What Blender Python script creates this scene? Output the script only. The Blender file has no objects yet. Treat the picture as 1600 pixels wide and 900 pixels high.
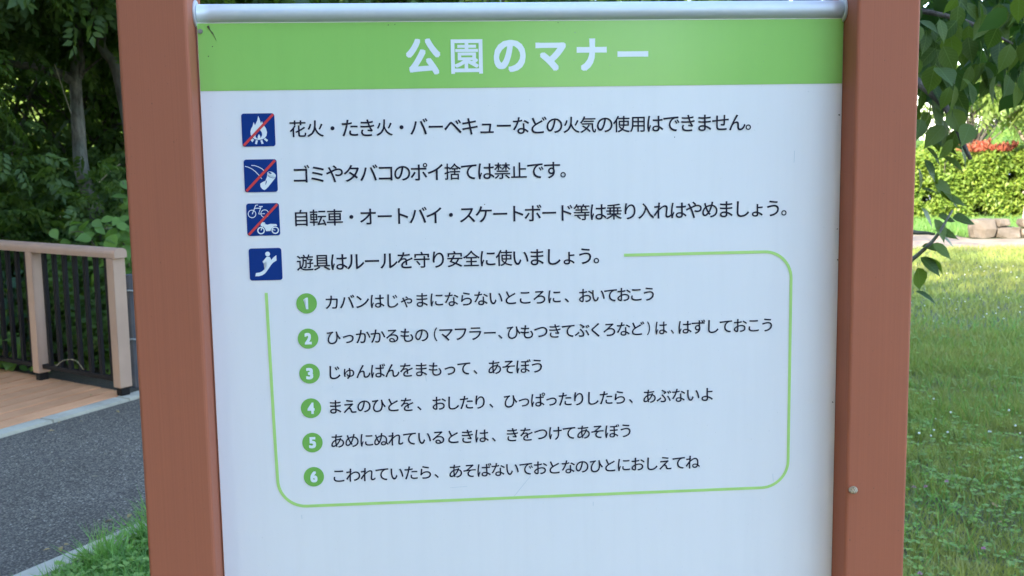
import bpy, bmesh, math, random
import numpy as np
from mathutils import Vector, Matrix
PI = math.pi
random.seed(7)
rng = np.random.default_rng(7)
scene = bpy.context.scene
COL = scene.collection

# ------------------------------------------------------------ camera
F_PX, PITCH, ROLL = 1763.45, 0.130024, 0.015684          # focal length in 1600-pixel widths, radians
cam_d = bpy.data.cameras.new('camera')
cam = bpy.data.objects.new('camera', cam_d); COL.objects.link(cam); scene.camera = cam
cam_d.sensor_width = 36.0; cam_d.lens = 36.0 * F_PX / 1600.0
cam_d.clip_start = 0.05; cam_d.clip_end = 1500
cp, sp = math.cos(PITCH), math.sin(PITCH)
fwd = Vector((0, cp, -sp)); right = Vector((1, 0, 0)); down = fwd.cross(right)
r2 = right * math.cos(ROLL) + down * math.sin(ROLL); d2 = down * math.cos(ROLL) - right * math.sin(ROLL)
m = Matrix((r2, -d2, -fwd)).transposed().to_4x4(); m.translation = (0, 0, 1.6)
cam.matrix_world = m
cam_d.dof.use_dof = True; cam_d.dof.focus_distance = 1.62; cam_d.dof.aperture_fstop = 16.0

# ------------------------------------------------------------ light
SUN_AZ = Vector((-0.64, -0.77)).normalized(); SUN_EL = math.radians(28)
SUN_DIR = Vector((SUN_AZ.x * math.cos(SUN_EL), SUN_AZ.y * math.cos(SUN_EL), math.sin(SUN_EL)))
world = bpy.data.worlds.new('World'); scene.world = world; world.use_nodes = True
wn = world.node_tree; wn.nodes.clear()
wo = wn.nodes.new('ShaderNodeOutputWorld'); wb = wn.nodes.new('ShaderNodeBackground'); ws = wn.nodes.new('ShaderNodeTexSky')
ws.sky_type = 'NISHITA'; ws.sun_disc = False; ws.sun_elevation = SUN_EL
ws.sun_rotation = math.atan2(SUN_AZ.x, SUN_AZ.y); ws.air_density = 1.0; ws.dust_density = 0.8; ws.ozone_density = 2.0
wb.inputs['Strength'].default_value = 0.15
wn.links.new(ws.outputs[0], wb.inputs[0]); wn.links.new(wb.outputs[0], wo.inputs[0])
sun_d = bpy.data.lights.new('sun', 'SUN'); sun_d.energy = 2.0; sun_d.angle = math.radians(0.5); sun_d.color = (1.0, 0.90, 0.73)
sun = bpy.data.objects.new('sun', sun_d); COL.objects.link(sun)
sun.rotation_euler = SUN_DIR.to_track_quat('Z', 'Y').to_euler()
scene.view_settings.view_transform = 'Standard'; scene.view_settings.look = 'None'
scene.view_settings.gamma = 1; scene.view_settings.exposure = 2.99

# ------------------------------------------------------------ materials
def new_mat(name):
    mt = bpy.data.materials.new(name); mt.use_nodes = True
    nt = mt.node_tree; nt.nodes.clear()
    return mt, nt, nt.nodes, nt.links
def N(nt, typ, **kw):
    n = nt.nodes.new(typ)
    for k, v in kw.items():
        if k in n.inputs: n.inputs[k].default_value = v
        else: setattr(n, k, v)
    return n
def ramp(nt, fac, stops):
    r = nt.nodes.new('ShaderNodeValToRGB'); cr = r.color_ramp
    while len(cr.elements) < len(stops): cr.elements.new(0.5)
    for e, (p, c) in zip(cr.elements, stops):
        e.position = p; e.color = (*c, 1) if len(c) == 3 else c
    nt.links.new(fac, r.inputs[0]); return r.outputs[0]
def coords(nt, scale=(1, 1, 1), world_space=False):
    mp = nt.nodes.new('ShaderNodeMapping'); mp.inputs['Scale'].default_value = scale
    if world_space:
        g = nt.nodes.new('ShaderNodeNewGeometry'); nt.links.new(g.outputs['Position'], mp.inputs[0])
    else:
        t = nt.nodes.new('ShaderNodeTexCoord'); nt.links.new(t.outputs['Object'], mp.inputs[0])
    return mp.outputs[0]
def noise(nt, vec, scale, detail=4, rough=0.6):
    n = N(nt, 'ShaderNodeTexNoise', Scale=scale, Detail=detail, Roughness=rough); nt.links.new(vec, n.inputs['Vector']); return n.outputs['Fac']
def mixc(nt, fac, a, b, mode='MIX'):
    n = nt.nodes.new('ShaderNodeMix'); n.data_type = 'RGBA'; n.blend_type = mode
    for s, v in ((0, fac), (6, a), (7, b)):
        if isinstance(v, (int, float)): n.inputs[s].default_value = v
        elif isinstance(v, tuple): n.inputs[s].default_value = (*v, 1)
        else: nt.links.new(v, n.inputs[s])
    return n.outputs[2]
def bump(nt, h, strength=0.3, dist=0.01):
    b = N(nt, 'ShaderNodeBump', Strength=strength, Distance=dist); nt.links.new(h, b.inputs['Height']); return b.outputs[0]
def finish(nt, col, rough=0.6, normal=None, metal=0.0, spec=0.5, coat=0.0):
    p = N(nt, 'ShaderNodeBsdfPrincipled', Metallic=metal); o = nt.nodes.new('ShaderNodeOutputMaterial')
    p.inputs['Specular IOR Level'].default_value = spec
    if coat: p.inputs['Coat Weight'].default_value = coat; p.inputs['Coat Roughness'].default_value = 0.12
    if isinstance(col, tuple): p.inputs['Base Color'].default_value = (*col, 1)
    else: nt.links.new(col, p.inputs['Base Color'])
    if isinstance(rough, float): p.inputs['Roughness'].default_value = rough
    else: nt.links.new(rough, p.inputs['Roughness'])
    if normal is not None: nt.links.new(normal, p.inputs['Normal'])
    nt.links.new(p.outputs[0], o.inputs[0]); return p
def simple(name, col, rough=0.5, metal=0.0, spec=0.5, var=0.12, scale=30.0, bmp=0.0):
    mt, nt, _, _ = new_mat(name)
    v = coords(nt); f = noise(nt, v, scale)
    c = mixc(nt, f, tuple(x * (1 - var) for x in col), tuple(min(1, x * (1 + var)) for x in col))
    finish(nt, c, rough, bump(nt, f, bmp, 0.002) if bmp else None, metal, spec); return mt

M = {}
# sign panel: white laminated sheet with faint grime streaks and specks
def sign_face(name, col, rough=0.22, grime=0.045):
    mt, nt, _, L = new_mat(name)
    v = coords(nt, (1, 1, 1))
    streak = noise(nt, coords(nt, (40, 40, 2.2)), 1.0, 5, 0.65)
    blot = noise(nt, v, 5.0, 5, 0.6)
    speck = noise(nt, v, 260.0, 2, 0.5)
    g1 = ramp(nt, streak, [(0.45, (0, 0, 0)), (0.85, (1, 1, 1))])
    g2 = ramp(nt, speck, [(0.715, (0, 0, 0)), (0.74, (1, 1, 1))])
    g3 = ramp(nt, blot, [(0.35, (0, 0, 0)), (0.7, (1, 1, 1))])
    dirt = tuple(x * 0.62 + 0.10 for x in col)
    c = mixc(nt, g1, col, tuple(x * (1 - grime) for x in col))
    c = mixc(nt, g3, c, mixc(nt, 0.5, c, tuple(x * (1 - grime * 0.6) for x in col)))
    mm = nt.nodes.new('ShaderNodeMath'); mm.operation = 'MULTIPLY'; L.new(g2, mm.inputs[0]); L.new(g3, mm.inputs[1])
    m2 = nt.nodes.new('ShaderNodeMath'); m2.operation = 'MULTIPLY'; L.new(mm.outputs[0], m2.inputs[0]); m2.inputs[1].default_value = 0.35
    c = mixc(nt, m2.outputs[0], c, (0.25, 0.24, 0.22))
    rg = nt.nodes.new('ShaderNodeMapRange'); L.new(blot, rg.inputs[0]); rg.inputs[3].default_value = rough * 0.9; rg.inputs[4].default_value = rough * 1.25
    finish(nt, c, rg.outputs[0], bump(nt, noise(nt, v, 3.0, 2, 0.5), 0.12, 0.01), spec=0.36); return mt
M['white'] = sign_face('white_laminate', (0.83, 0.765, 0.755))
M['green'] = sign_face('green_laminate', (0.31, 0.57, 0.13), 0.16)
M['lettering_white'] = simple('white_ink', (0.80, 0.80, 0.80), 0.25, var=0.02)
M['ink'] = simple('navy_black_ink', (0.014, 0.010, 0.026), 0.45, var=0.1, spec=0.2)
M['badge'] = simple('badge_green_ink', (0.20, 0.44, 0.085), 0.25, var=0.04)
M['rule'] = simple('light_green_ink', (0.47, 0.70, 0.20), 0.25, var=0.04)
M['navy'] = simple('navy_ink', (0.001, 0.030, 0.19), 0.4, var=0.06, spec=0.2)
M['red'] = simple('red_ink', (0.66, 0.045, 0.05), 0.3, var=0.06)
# terracotta painted aluminium post with fine extruded grooves
mt, nt, _, L = new_mat('terracotta_post')
fine = noise(nt, coords(nt, (420, 420, 1.2)), 1.0, 3, 0.7)
blot = noise(nt, coords(nt, (6, 6, 2)), 1.0, 5, 0.6)
sp_ = noise(nt, coords(nt), 330.0, 2, 0.5)
c = mixc(nt, blot, (0.385, 0.115, 0.060), (0.45, 0.137, 0.073))
c = mixc(nt, ramp(nt, fine, [(0.3, (0, 0, 0)), (0.7, (1, 1, 1))]), c, mixc(nt, 0.14, c, (0.15, 0.05, 0.04)))
c = mixc(nt, ramp(nt, sp_, [(0.745, (0, 0, 0)), (0.76, (0.55,) * 3)]), c, (0.12, 0.06, 0.045))
finish(nt, c, 0.62, bump(nt, fine, 0.35, 0.0006), spec=0.18); M['post'] = mt
# brushed aluminium rail
mt, nt, _, L = new_mat('satin_aluminium')
br = noise(nt, coords(nt, (3, 300, 300)), 1.0, 3, 0.6); bl = noise(nt, coords(nt), 25.0, 5, 0.7)
c = mixc(nt, bl, (0.70, 0.70, 0.72), (0.60, 0.59, 0.60))
rg = nt.nodes.new('ShaderNodeMapRange'); L.new(bl, rg.inputs[0]); rg.inputs[3].default_value = 0.38; rg.inputs[4].default_value = 0.6
finish(nt, c, rg.outputs[0], bump(nt, br, 0.15, 0.0005), metal=0.35); M['alu'] = mt
M['zinc'] = simple('zinc_bolt', (0.35, 0.34, 0.33), 0.45, metal=0.8)
M['grime'] = simple('dry_grime', (0.09, 0.065, 0.04), 0.9, var=0.4, scale=200.0)
# snail shell
mt, nt, _, L = new_mat('snail_shell')
w = N(nt, 'ShaderNodeTexWave', Scale=160.0, Distortion=3.0); L.new(coords(nt), w.inputs['Vector'])
finish(nt, mixc(nt, w.outputs[1], (0.24, 0.16, 0.09), (0.55, 0.43, 0.29)), 0.45); M['shell'] = mt
# railing
def wood(name, a, b, rough=0.6, axis=0, sc=60.0, bmp=0.3, obj_var=True):
    mt, nt, _, L = new_mat(name)
    s = [sc, sc, sc]; s[axis] = sc * 0.03
    g = noise(nt, coords(nt, tuple(s)), 1.0, 5, 0.65); bl = noise(nt, coords(nt, (3, 3, 3), True), 1.0, 4, 0.6)
    c = mixc(nt, g, a, b); c = mixc(nt, ramp(nt, bl, [(0.35, (0, 0, 0)), (0.7, (0.5,) * 3)]), c, tuple(x * 0.72 for x in a))
    if obj_var:
        oi = nt.nodes.new('ShaderNodeObjectInfo'); h = N(nt, 'ShaderNodeHueSaturation'); L.new(c, h.inputs['Color'])
        mr = nt.nodes.new('ShaderNodeMapRange'); L.new(oi.outputs['Random'], mr.inputs[0]); mr.inputs[3].default_value = 0.86; mr.inputs[4].default_value = 1.12
        L.new(mr.outputs[0], h.inputs['Value']); c = h.outputs[0]
    finish(nt, c, rough, bump(nt, g, bmp, 0.003)); return mt
M['rail_wood'] = wood('brown_composite_rail', (0.41, 0.245, 0.165), (0.48, 0.29, 0.20), 0.55, 2, 40.0, 0.15, False)
M['deck_wood'] = wood('deck_composite', (0.55, 0.245, 0.11), (0.67, 0.32, 0.155), 0.65, 1, 60.0, 0.3)
M['grey_wood'] = wood('weathered_grey_timber', (0.055, 0.052, 0.058), (0.17, 0.16, 0.17), 0.8, 2, 90.0, 0.9)
M['black_metal'] = simple('black_powder_coat', (0.012, 0.009, 0.009), 0.6, var=0.2, spec=0.12)
M['rope'] = simple('grey_wire_rope', (0.30, 0.30, 0.29), 0.6, var=0.4, scale=400.0)
M['bark'] = None
def bark(name, a, b, sc=9.0):
    mt, nt, _, L = new_mat(name)
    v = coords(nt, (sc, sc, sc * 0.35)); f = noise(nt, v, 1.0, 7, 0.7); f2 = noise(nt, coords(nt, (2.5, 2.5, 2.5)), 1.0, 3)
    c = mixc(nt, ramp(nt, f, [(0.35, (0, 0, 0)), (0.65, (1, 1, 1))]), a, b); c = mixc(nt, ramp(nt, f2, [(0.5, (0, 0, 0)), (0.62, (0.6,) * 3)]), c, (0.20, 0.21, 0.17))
    finish(nt, c, 0.9, bump(nt, f, 0.9, 0.03)); return mt
M['bark'] = bark('rough_grey_brown_bark', (0.045, 0.035, 0.028), (0.17, 0.14, 0.115))
M['bark_patchy'] = bark('patchy_lit_bark', (0.035, 0.028, 0.02), (0.30, 0.25, 0.20), 13.0)  # pale patches are light on the trunk, put into the bark colour
M['bark_pale'] = bark('pale_smooth_bark', (0.22, 0.17, 0.12), (0.42, 0.34, 0.25), 14.0)
M['twig'] = simple('green_brown_twig', (0.10, 0.085, 0.04), 0.7, var=0.3)
M['dry_twig'] = simple('dry_pale_twig', (0.40, 0.33, 0.20), 0.8, var=0.3)
# leaves
def leaf(name, a, b, cc, trans=0.35, rough=0.5, patch=0.9, tcol=None, spec=0.3):
    """a..b: per-leaf hue spread, cc: patches of another tone through the crown"""
    mt, nt, _, L = new_mat(name)
    g = nt.nodes.new('ShaderNodeNewGeometry')
    c = mixc(nt, g.outputs['Random Per Island'], a, b)
    pn = noise(nt, coords(nt, (patch,) * 3, True), 1.0, 3, 0.6)
    c = mixc(nt, ramp(nt, pn, [(0.42, (0, 0, 0)), (0.66, (0.8,) * 3)]), c, cc)
    p = N(nt, 'ShaderNodeBsdfPrincipled', Roughness=rough); p.inputs['Specular IOR Level'].default_value = spec
    L.new(c, p.inputs['Base Color'])
    t = nt.nodes.new('ShaderNodeBsdfTranslucent')
    L.new(mixc(nt, 1.0, c, tcol or (1.9, 2.0, 0.7), 'MULTIPLY'), t.inputs[0])
    mx = nt.nodes.new('ShaderNodeMixShader'); mx.inputs[0].default_value = trans
    L.new(p.outputs[0], mx.inputs[1]); L.new(t.outputs[0], mx.inputs[2])
    o = nt.nodes.new('ShaderNodeOutputMaterial'); L.new(mx.outputs[0], o.inputs[0]); return mt
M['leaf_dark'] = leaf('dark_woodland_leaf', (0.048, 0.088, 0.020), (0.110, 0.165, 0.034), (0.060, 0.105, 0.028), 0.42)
M['leaf_mid'] = leaf('mid_woodland_leaf', (0.060, 0.12, 0.024), (0.130, 0.20, 0.036), (0.065, 0.13, 0.04), 0.45)
M['leaf_bright'] = leaf('young_bright_leaf', (0.10, 0.22, 0.04), (0.16, 0.30, 0.05), (0.08, 0.19, 0.045), 0.4, 0.45)
M['leaf_cherry'] = leaf('glossy_cherry_leaf', (0.030, 0.070, 0.026), (0.055, 0.115, 0.026), (0.045, 0.085, 0.022), 0.36, 0.42, 2.0, spec=0.3)
def veined(name, a, b, trans, rough, spec):
    mt, nt, _, L = new_mat(name)
    oi = nt.nodes.new('ShaderNodeObjectInfo'); tc = nt.nodes.new('ShaderNodeTexCoord'); sx = nt.nodes.new('ShaderNodeSeparateXYZ'); L.new(tc.outputs['Object'], sx.inputs[0])
    def mth(op, x, y=None):
        n = nt.nodes.new('ShaderNodeMath'); n.operation = op
        for i, v in enumerate((x, y)):
            if v is None: continue
            if isinstance(v, (int, float)): n.inputs[i].default_value = v
            else: L.new(v, n.inputs[i])
        return n.outputs[0]
    ax = mth('ABSOLUTE', sx.outputs[0]); mid = mth('LESS_THAN', ax, 0.012)
    sv = mth('SINE', mth('MULTIPLY', mth('SUBTRACT', sx.outputs[1], mth('MULTIPLY', ax, 0.75)), 52.0)); side = mth('MULTIPLY', mth('GREATER_THAN', sv, 0.90), 0.45)
    vf = mth('MAXIMUM', mid, side)
    c = mixc(nt, oi.outputs['Random'], a, b)
    mot = noise(nt, tc.outputs['Object'], 5.0, 4, 0.6); c = mixc(nt, mot, c, mixc(nt, 0.4, c, (0.10, 0.12, 0.03)))
    c = mixc(nt, mth('MULTIPLY', vf, 0.55), c, (0.14, 0.20, 0.07))
    p = N(nt, 'ShaderNodeBsdfPrincipled', Roughness=rough); p.inputs['Specular IOR Level'].default_value = spec; L.new(c, p.inputs['Base Color'])
    L.new(bump(nt, mth('SUBTRACT', 1.0, vf), 0.4, 0.02), p.inputs['Normal'])
    t = nt.nodes.new('ShaderNodeBsdfTranslucent'); L.new(mixc(nt, 1.0, c, (1.9, 2.0, 0.7), 'MULTIPLY'), t.inputs[0])
    mx = nt.nodes.new('ShaderNodeMixShader'); mx.inputs[0].default_value = trans; L.new(p.outputs[0], mx.inputs[1]); L.new(t.outputs[0], mx.inputs[2])
    o = nt.nodes.new('ShaderNodeOutputMaterial'); L.new(mx.outputs[0], o.inputs[0]); return mt
M['leaf_veined'] = veined('veined_cherry_leaf', (0.030, 0.066, 0.020), (0.115, 0.165, 0.028), 0.44, 0.42, 0.28)
M['leaf_broad'] = veined('veined_broad_leaf', (0.08, 0.17, 0.035), (0.15, 0.27, 0.05), 0.36, 0.5, 0.3)
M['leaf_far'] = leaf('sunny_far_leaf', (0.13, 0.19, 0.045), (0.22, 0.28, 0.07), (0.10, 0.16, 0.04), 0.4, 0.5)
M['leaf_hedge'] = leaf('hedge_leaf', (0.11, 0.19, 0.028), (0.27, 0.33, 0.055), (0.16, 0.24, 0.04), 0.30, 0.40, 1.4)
M['leaf_red'] = leaf('red_new_leaf', (0.34, 0.05, 0.04), (0.50, 0.14, 0.09), (0.30, 0.16, 0.06), 0.35, 0.4, 1.4, (1.3, 0.8, 0.7))
M['leaf_ivy'] = leaf('blue_green_ivy_leaf', (0.035, 0.085, 0.05), (0.07, 0.14, 0.065), (0.05, 0.12, 0.05), 0.25, 0.45)
M['leaf_clover'] = leaf('clover_leaf', (0.17, 0.28, 0.075), (0.28, 0.39, 0.11), (0.19, 0.28, 0.08), 0.3, 0.65, 2.0, spec=0.15)
M['blade'] = leaf('grass_blade', (0.205, 0.255, 0.058), (0.305, 0.345, 0.09), (0.31, 0.29, 0.085), 0.2, 0.5, 0.8, (1.5, 1.7, 0.7))
M['blade_lush'] = leaf('lush_grass_blade', (0.12, 0.24, 0.055), (0.21, 0.35, 0.09), (0.14, 0.27, 0.08), 0.3, 0.45, 1.5, (1.5, 1.7, 0.7))
M['blade_dry'] = leaf('dry_grass_blade', (0.28, 0.23, 0.13), (0.42, 0.36, 0.22), (0.22, 0.20, 0.10), 0.2, 0.7, 1.5, (1.1, 1.0, 0.7))
M['flower_white'] = simple('white_clover_petals', (0.75, 0.76, 0.70), 0.7, var=0.1)
M['flower_pink'] = simple('pink_clover_petals', (0.55, 0.28, 0.42), 0.7, var=0.2, scale=300.0)
# ground
mt, nt, _, L = new_mat('lawn_soil')
v = coords(nt, (1, 1, 1), True); f = noise(nt, v, 1.3, 5); f2 = noise(nt, v, 60.0, 4, 0.7)
c = mixc(nt, ramp(nt, f, [(0.38, (0, 0, 0)), (0.62, (1, 1, 1))]), (0.085, 0.12, 0.045), (0.14, 0.14, 0.07))
c = mixc(nt, ramp(nt, f2, [(0.4, (0, 0, 0)), (0.7, (0.8,) * 3)]), c, (0.15, 0.125, 0.075))
finish(nt, c, 0.95, bump(nt, f2, 0.8, 0.03)); M['soil'] = mt
mt, nt, _, L = new_mat('leaf_litter')
v = coords(nt, (1, 1, 1), True); f = noise(nt, v, 25.0, 6, 0.7)
finish(nt, mixc(nt, f, (0.02, 0.016, 0.01), (0.10, 0.075, 0.045)), 0.95, bump(nt, f, 0.9, 0.03)); M['litter'] = mt
mt, nt, _, L = new_mat('porous_asphalt')
v = coords(nt, (1, 1, 1), True)
vo = N(nt, 'ShaderNodeTexVoronoi', Scale=108.0); L.new(v, vo.inputs['Vector'])
vo2 = N(nt, 'ShaderNodeTexVoronoi', Scale=50.0); L.new(v, vo2.inputs['Vector'])
f = noise(nt, v, 2.0, 4); f3 = noise(nt, v, 0.9, 3)
gr = ramp(nt, vo.outputs['Color'], [(0.0, (0.06, 0.046, 0.035)), (0.5, (0.195, 0.158, 0.118)), (0.82, (0.35, 0.29, 0.22)), (1.0, (0.64, 0.57, 0.46))])
c = mixc(nt, ramp(nt, vo.outputs['Distance'], [(0.3, (0, 0, 0)), (0.75, (0.85,) * 3)]), gr, (0.018, 0.015, 0.014))
c = mixc(nt, f, c, mixc(nt, 0.35, c, (0.17, 0.145, 0.125)))
c = mixc(nt, ramp(nt, f3, [(0.42, (0, 0, 0)), (0.6, (0.35,) * 3)]), c, (0.07, 0.058, 0.046))
ad = nt.nodes.new('ShaderNodeMath'); ad.operation = 'ADD'; L.new(vo.outputs['Distance'], ad.inputs[0]); L.new(vo2.outputs['Distance'], ad.inputs[1])
iv = nt.nodes.new('ShaderNodeMath'); iv.operation = 'MULTIPLY'; iv.inputs[1].default_value = -1; L.new(ad.outputs[0], iv.inputs[0])
finish(nt, c, 0.85, spec=0.2, normal=bump(nt, iv.outputs[0], 1.0, 0.006)); M['asphalt'] = mt
def concrete(name, a, b, sc=18.0):
    mt, nt, _, L = new_mat(name)
    v = coords(nt, (1, 1, 1), True); f = noise(nt, v, sc, 7, 0.7); f2 = noise(nt, v, 2.5, 4); f3 = noise(nt, v, 220.0, 2)
    c = mixc(nt, f, a, b); c = mixc(nt, ramp(nt, f2, [(0.45, (0, 0, 0)), (0.65, (0.6,) * 3)]), c, tuple(x * 0.6 for x in a))
    finish(nt, c, 0.85, bump(nt, f3, 0.4, 0.003)); return mt
M['kerb'] = concrete('kerb_concrete', (0.36, 0.31, 0.235), (0.51, 0.45, 0.345))
M['tan'] = concrete('sandy_paving', (0.30, 0.212, 0.145), (0.39, 0.28, 0.195), 6.0)
M['stone'] = concrete('buff_stone', (0.13, 0.105, 0.075), (0.26, 0.20, 0.15), 22.0)
M['street'] = concrete('pale_far_paving', (0.36, 0.35, 0.35), (0.46, 0.45, 0.45), 0.4)
M['stucco'] = concrete('pale_buff_stucco', (0.50, 0.42, 0.36), (0.60, 0.52, 0.45), 1.0)
M['tile'] = simple('grey_roof_tile', (0.20, 0.17, 0.16), 0.7, var=0.3, scale=3.0)
M['pane'] = simple('window_glass', (0.03, 0.04, 0.05), 0.08, var=0.1)

# ------------------------------------------------------------ helpers
def link(name, me, mat, parent=None, loc=None):
    o = bpy.data.objects.new(name, me); COL.objects.link(o)
    if mat is not None and not me.materials: me.materials.append(mat)
    if parent is not None: o.parent = parent
    if loc is not None: o.location = loc
    return o
def tag(o, label=None, cat=None, group=None, kind=None):
    if label: o['label'] = label
    if cat: o['category'] = cat
    if group: o['group'] = group
    if kind: o['kind'] = kind
    return o
def empty(name, loc, label, cat, group=None, rz=0.0):
    o = bpy.data.objects.new(name, None); COL.objects.link(o); o.location = loc; o.rotation_euler.z = rz
    o.empty_display_size = 0.1
    return tag(o, label, cat, group)
def mesh_np(name, V, Fc, smooth=False):
    """V (n,3), Fc (m,k) of constant k"""
    me = bpy.data.meshes.new(name); V = np.ascontiguousarray(V, dtype=np.float32); Fc = np.ascontiguousarray(Fc, dtype=np.int32)
    k = Fc.shape[1]; me.vertices.add(len(V)); me.vertices.foreach_set('co', V.ravel())
    me.loops.add(Fc.size); me.loops.foreach_set('vertex_index', Fc.ravel())
    me.polygons.add(len(Fc)); me.polygons.foreach_set('loop_start', np.arange(0, Fc.size, k, dtype=np.int32))
    me.update(calc_edges=True)
    if smooth: me.polygons.foreach_set('use_smooth', np.ones(len(Fc), dtype=bool))
    return me
def bm_mesh(name, bm, smooth=False):
    me = bpy.data.meshes.new(name); bmesh.ops.recalc_face_normals(bm, faces=bm.faces); bm.to_mesh(me); bm.free()
    if smooth:
        for p in me.polygons: p.use_smooth = True
    return me
def add_box(bm, lo, hi, bev=0.0, seg=2):
    r = bmesh.ops.create_cube(bm, size=1.0)
    for v in r['verts']:
        v.co = Vector((lo[i] + (v.co[i] + 0.5) * (hi[i] - lo[i]) for i in range(3)))
    if bev:
        es = list({e for v in r['verts'] for e in v.link_edges})
        bmesh.ops.bevel(bm, geom=es, offset=bev, segments=seg, affect='EDGES', profile=0.5)
def box(name, lo, hi, mat, parent=None, bev=0.0, seg=2, loc=None):
    bm = bmesh.new(); add_box(bm, lo, hi, bev, seg); return link(name, bm_mesh(name, bm), mat, parent, loc)
def tube_arrays(pts, rad, n=8, cap=True):
    n += n % 2
    pts = np.asarray(pts, float); rad = np.broadcast_to(np.asarray(rad, float), (len(pts),))
    t = np.gradient(pts, axis=0); t /= np.linalg.norm(t, axis=1)[:, None] + 1e-9
    ref = np.array([0.13, 0.21, 0.97]) if abs(t[:, 2]).mean() < 0.8 else np.array([0.97, 0.21, 0.13])
    a = np.cross(t, ref); a /= np.linalg.norm(a, axis=1)[:, None] + 1e-9; b = np.cross(t, a)
    th = np.arange(n) * 2 * PI / n
    V = pts[:, None, :] + rad[:, None, None] * (np.cos(th)[None, :, None] * a[:, None, :] + np.sin(th)[None, :, None] * b[:, None, :])
    V = V.reshape(-1, 3); Fc = []
    i = np.arange(len(pts) - 1)[:, None] * n; j = np.arange(n)[None, :]; j2 = (j + 1) % n
    Fc = np.stack([i + j, i + j2, i + n + j2, i + n + j], -1).reshape(-1, 4)
    if cap:
        for base, c in ((0, pts[0]), ((len(pts) - 1) * n, pts[-1])):
            ci = len(V); V = np.vstack([V, c]); q = np.stack([np.full(n, ci), base + np.arange(n), base + (np.arange(n) + 1) % n, np.full(n, ci)], -1)
            # degenerate quads avoided: make them tris by merging pairs
            q = np.stack([np.full(n // 2, ci), base + np.arange(0, n, 2), base + np.arange(0, n, 2) + 1, base + (np.arange(0, n, 2) + 2) % n], -1)
            Fc = np.vstack([Fc, q])
    return V, Fc
def join_arrays(parts):
    Vs, Fs, off = [], [], 0
    for V, Fc in parts: Vs.append(V); Fs.append(Fc + off); off += len(V)
    return np.vstack(Vs), np.vstack(Fs)
def tubes(name, lst, mat, parent=None, n=8, smooth=True):
    V, Fc = join_arrays([tube_arrays(p, r, n) for p, r in lst]); return link(name, mesh_np(name, V, Fc, smooth), mat, parent)
def smooth_path(pts, k=6):
    pts = np.asarray(pts, float); out = []
    P = np.vstack([2 * pts[0] - pts[1], pts, 2 * pts[-1] - pts[-2]])
    for i in range(1, len(P) - 2):
        for t in np.linspace(0, 1, k, endpoint=False):
            p0, p1, p2, p3 = P[i - 1], P[i], P[i + 1], P[i + 2]
            out.append(0.5 * ((2 * p1) + (-p0 + p2) * t + (2 * p0 - 5 * p1 + 4 * p2 - p3) * t ** 2 + (-p0 + 3 * p1 - 3 * p2 + p3) * t ** 3))
    out.append(pts[-1]); return np.array(out)
def frames(d, up):
    d = d / (np.linalg.norm(d, axis=1)[:, None] + 1e-9)
    x = np.cross(d, up); x /= np.linalg.norm(x, axis=1)[:, None] + 1e-9
    z = np.cross(x, d); return np.stack([x, d, z], 1)         # rows: local x, y (length), z (normal)
def scatter(T, TF, pos, fr, size, wid=None):
    """template verts T (k,3), faces TF, placed N times"""
    size = np.broadcast_to(np.asarray(size, float), (len(pos),)); wid = size if wid is None else np.broadcast_to(np.asarray(wid, float), (len(pos),))
    S = np.stack([wid, size, size], 1)
    V = np.einsum('kj,nj,njc->nkc', T, S, fr) + pos[:, None, :]
    Fc = TF[None] + (np.arange(len(pos)) * len(T))[:, None, None]
    return V.reshape(-1, 3), Fc.reshape(-1, TF.shape[1])
# leaf templates (length 1 along y)
L2 = (np.array([[0, 0, 0], [-.26, .42, .08], [0, 1, -.06], [.26, .42, .08]]), np.array([[0, 1, 2], [0, 2, 3]]))
L6 = (np.array([[0, 0, 0], [-.22, .25, .07], [-.24, .55, .05], [0, 1, -.14], [.24, .55, .05], [.22, .25, .07], [0, .45, 0]]),
      np.array([[0, 1, 6], [1, 2, 6], [2, 3, 6], [3, 4, 6], [4, 5, 6], [5, 0, 6]]))
B3 = (np.array([[-.5, 0, 0], [.5, 0, 0], [-.38, .5, .06], [.38, .5, .06], [0, 1, .3]]), np.array([[0, 1, 3], [0, 3, 2], [2, 3, 4]]))
def pinnate(nl=5, drop=0.3):
    """a compound leaf, unit length, leaflets paired on a rachis"""
    V, Fc = [], []
    for i in range(nl):
        y = 0.18 + 0.78 * i / nl
        for s in (-1, 1):
            d = np.array([[s * .85, .55, -drop]]); fr = frames(d, np.array([[0.0, 0, 1]]))
            v, f = scatter(*L2, np.array([[0, y, -0.12 * y * y]]), fr, [0.34 * (1 - 0.35 * abs(i / nl - .4))], [0.30]); Fc.append(f + 4 * len(V)); V.append(v)
    v, f = scatter(*L2, np.array([[0, .93, -.12]]), frames(np.array([[0, 1, -drop]]), np.array([[0.0, 0, 1]])), [0.34], [0.30]); Fc.append(f + 4 * len(V)); V.append(v)
    return np.vstack(V), np.vstack(Fc)
PIN = pinnate()
def twig_spray(nl=9, seed=0):
    r = np.random.default_rng(seed); V, Fc = [], []
    for i in range(nl):
        y = (i + .5) / nl; s = -1 if i % 2 else 1
        d = np.array([[s * .9, .5 + .3 * r.random(), -.35 - .4 * r.random()]]) if i < nl - 1 else np.array([[0, 1, -.5]])
        v, f = scatter(*L2, np.array([[0, y, -.15 * y * y]]), frames(d, np.array([[r.normal() * .3, r.normal() * .3, 1]])), [0.33 + .08 * r.random()], [.36])
        Fc.append(f + 4 * len(V)); V.append(v)
    return np.vstack(V), np.vstack(Fc)
SPR = twig_spray()
def rand_dirs(n, down=0.2, r=rng):
    d = r.normal(size=(n, 3)); d /= np.linalg.norm(d, axis=1)[:, None]; d[:, 2] = d[:, 2] * 0.6 - down; return d

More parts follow.
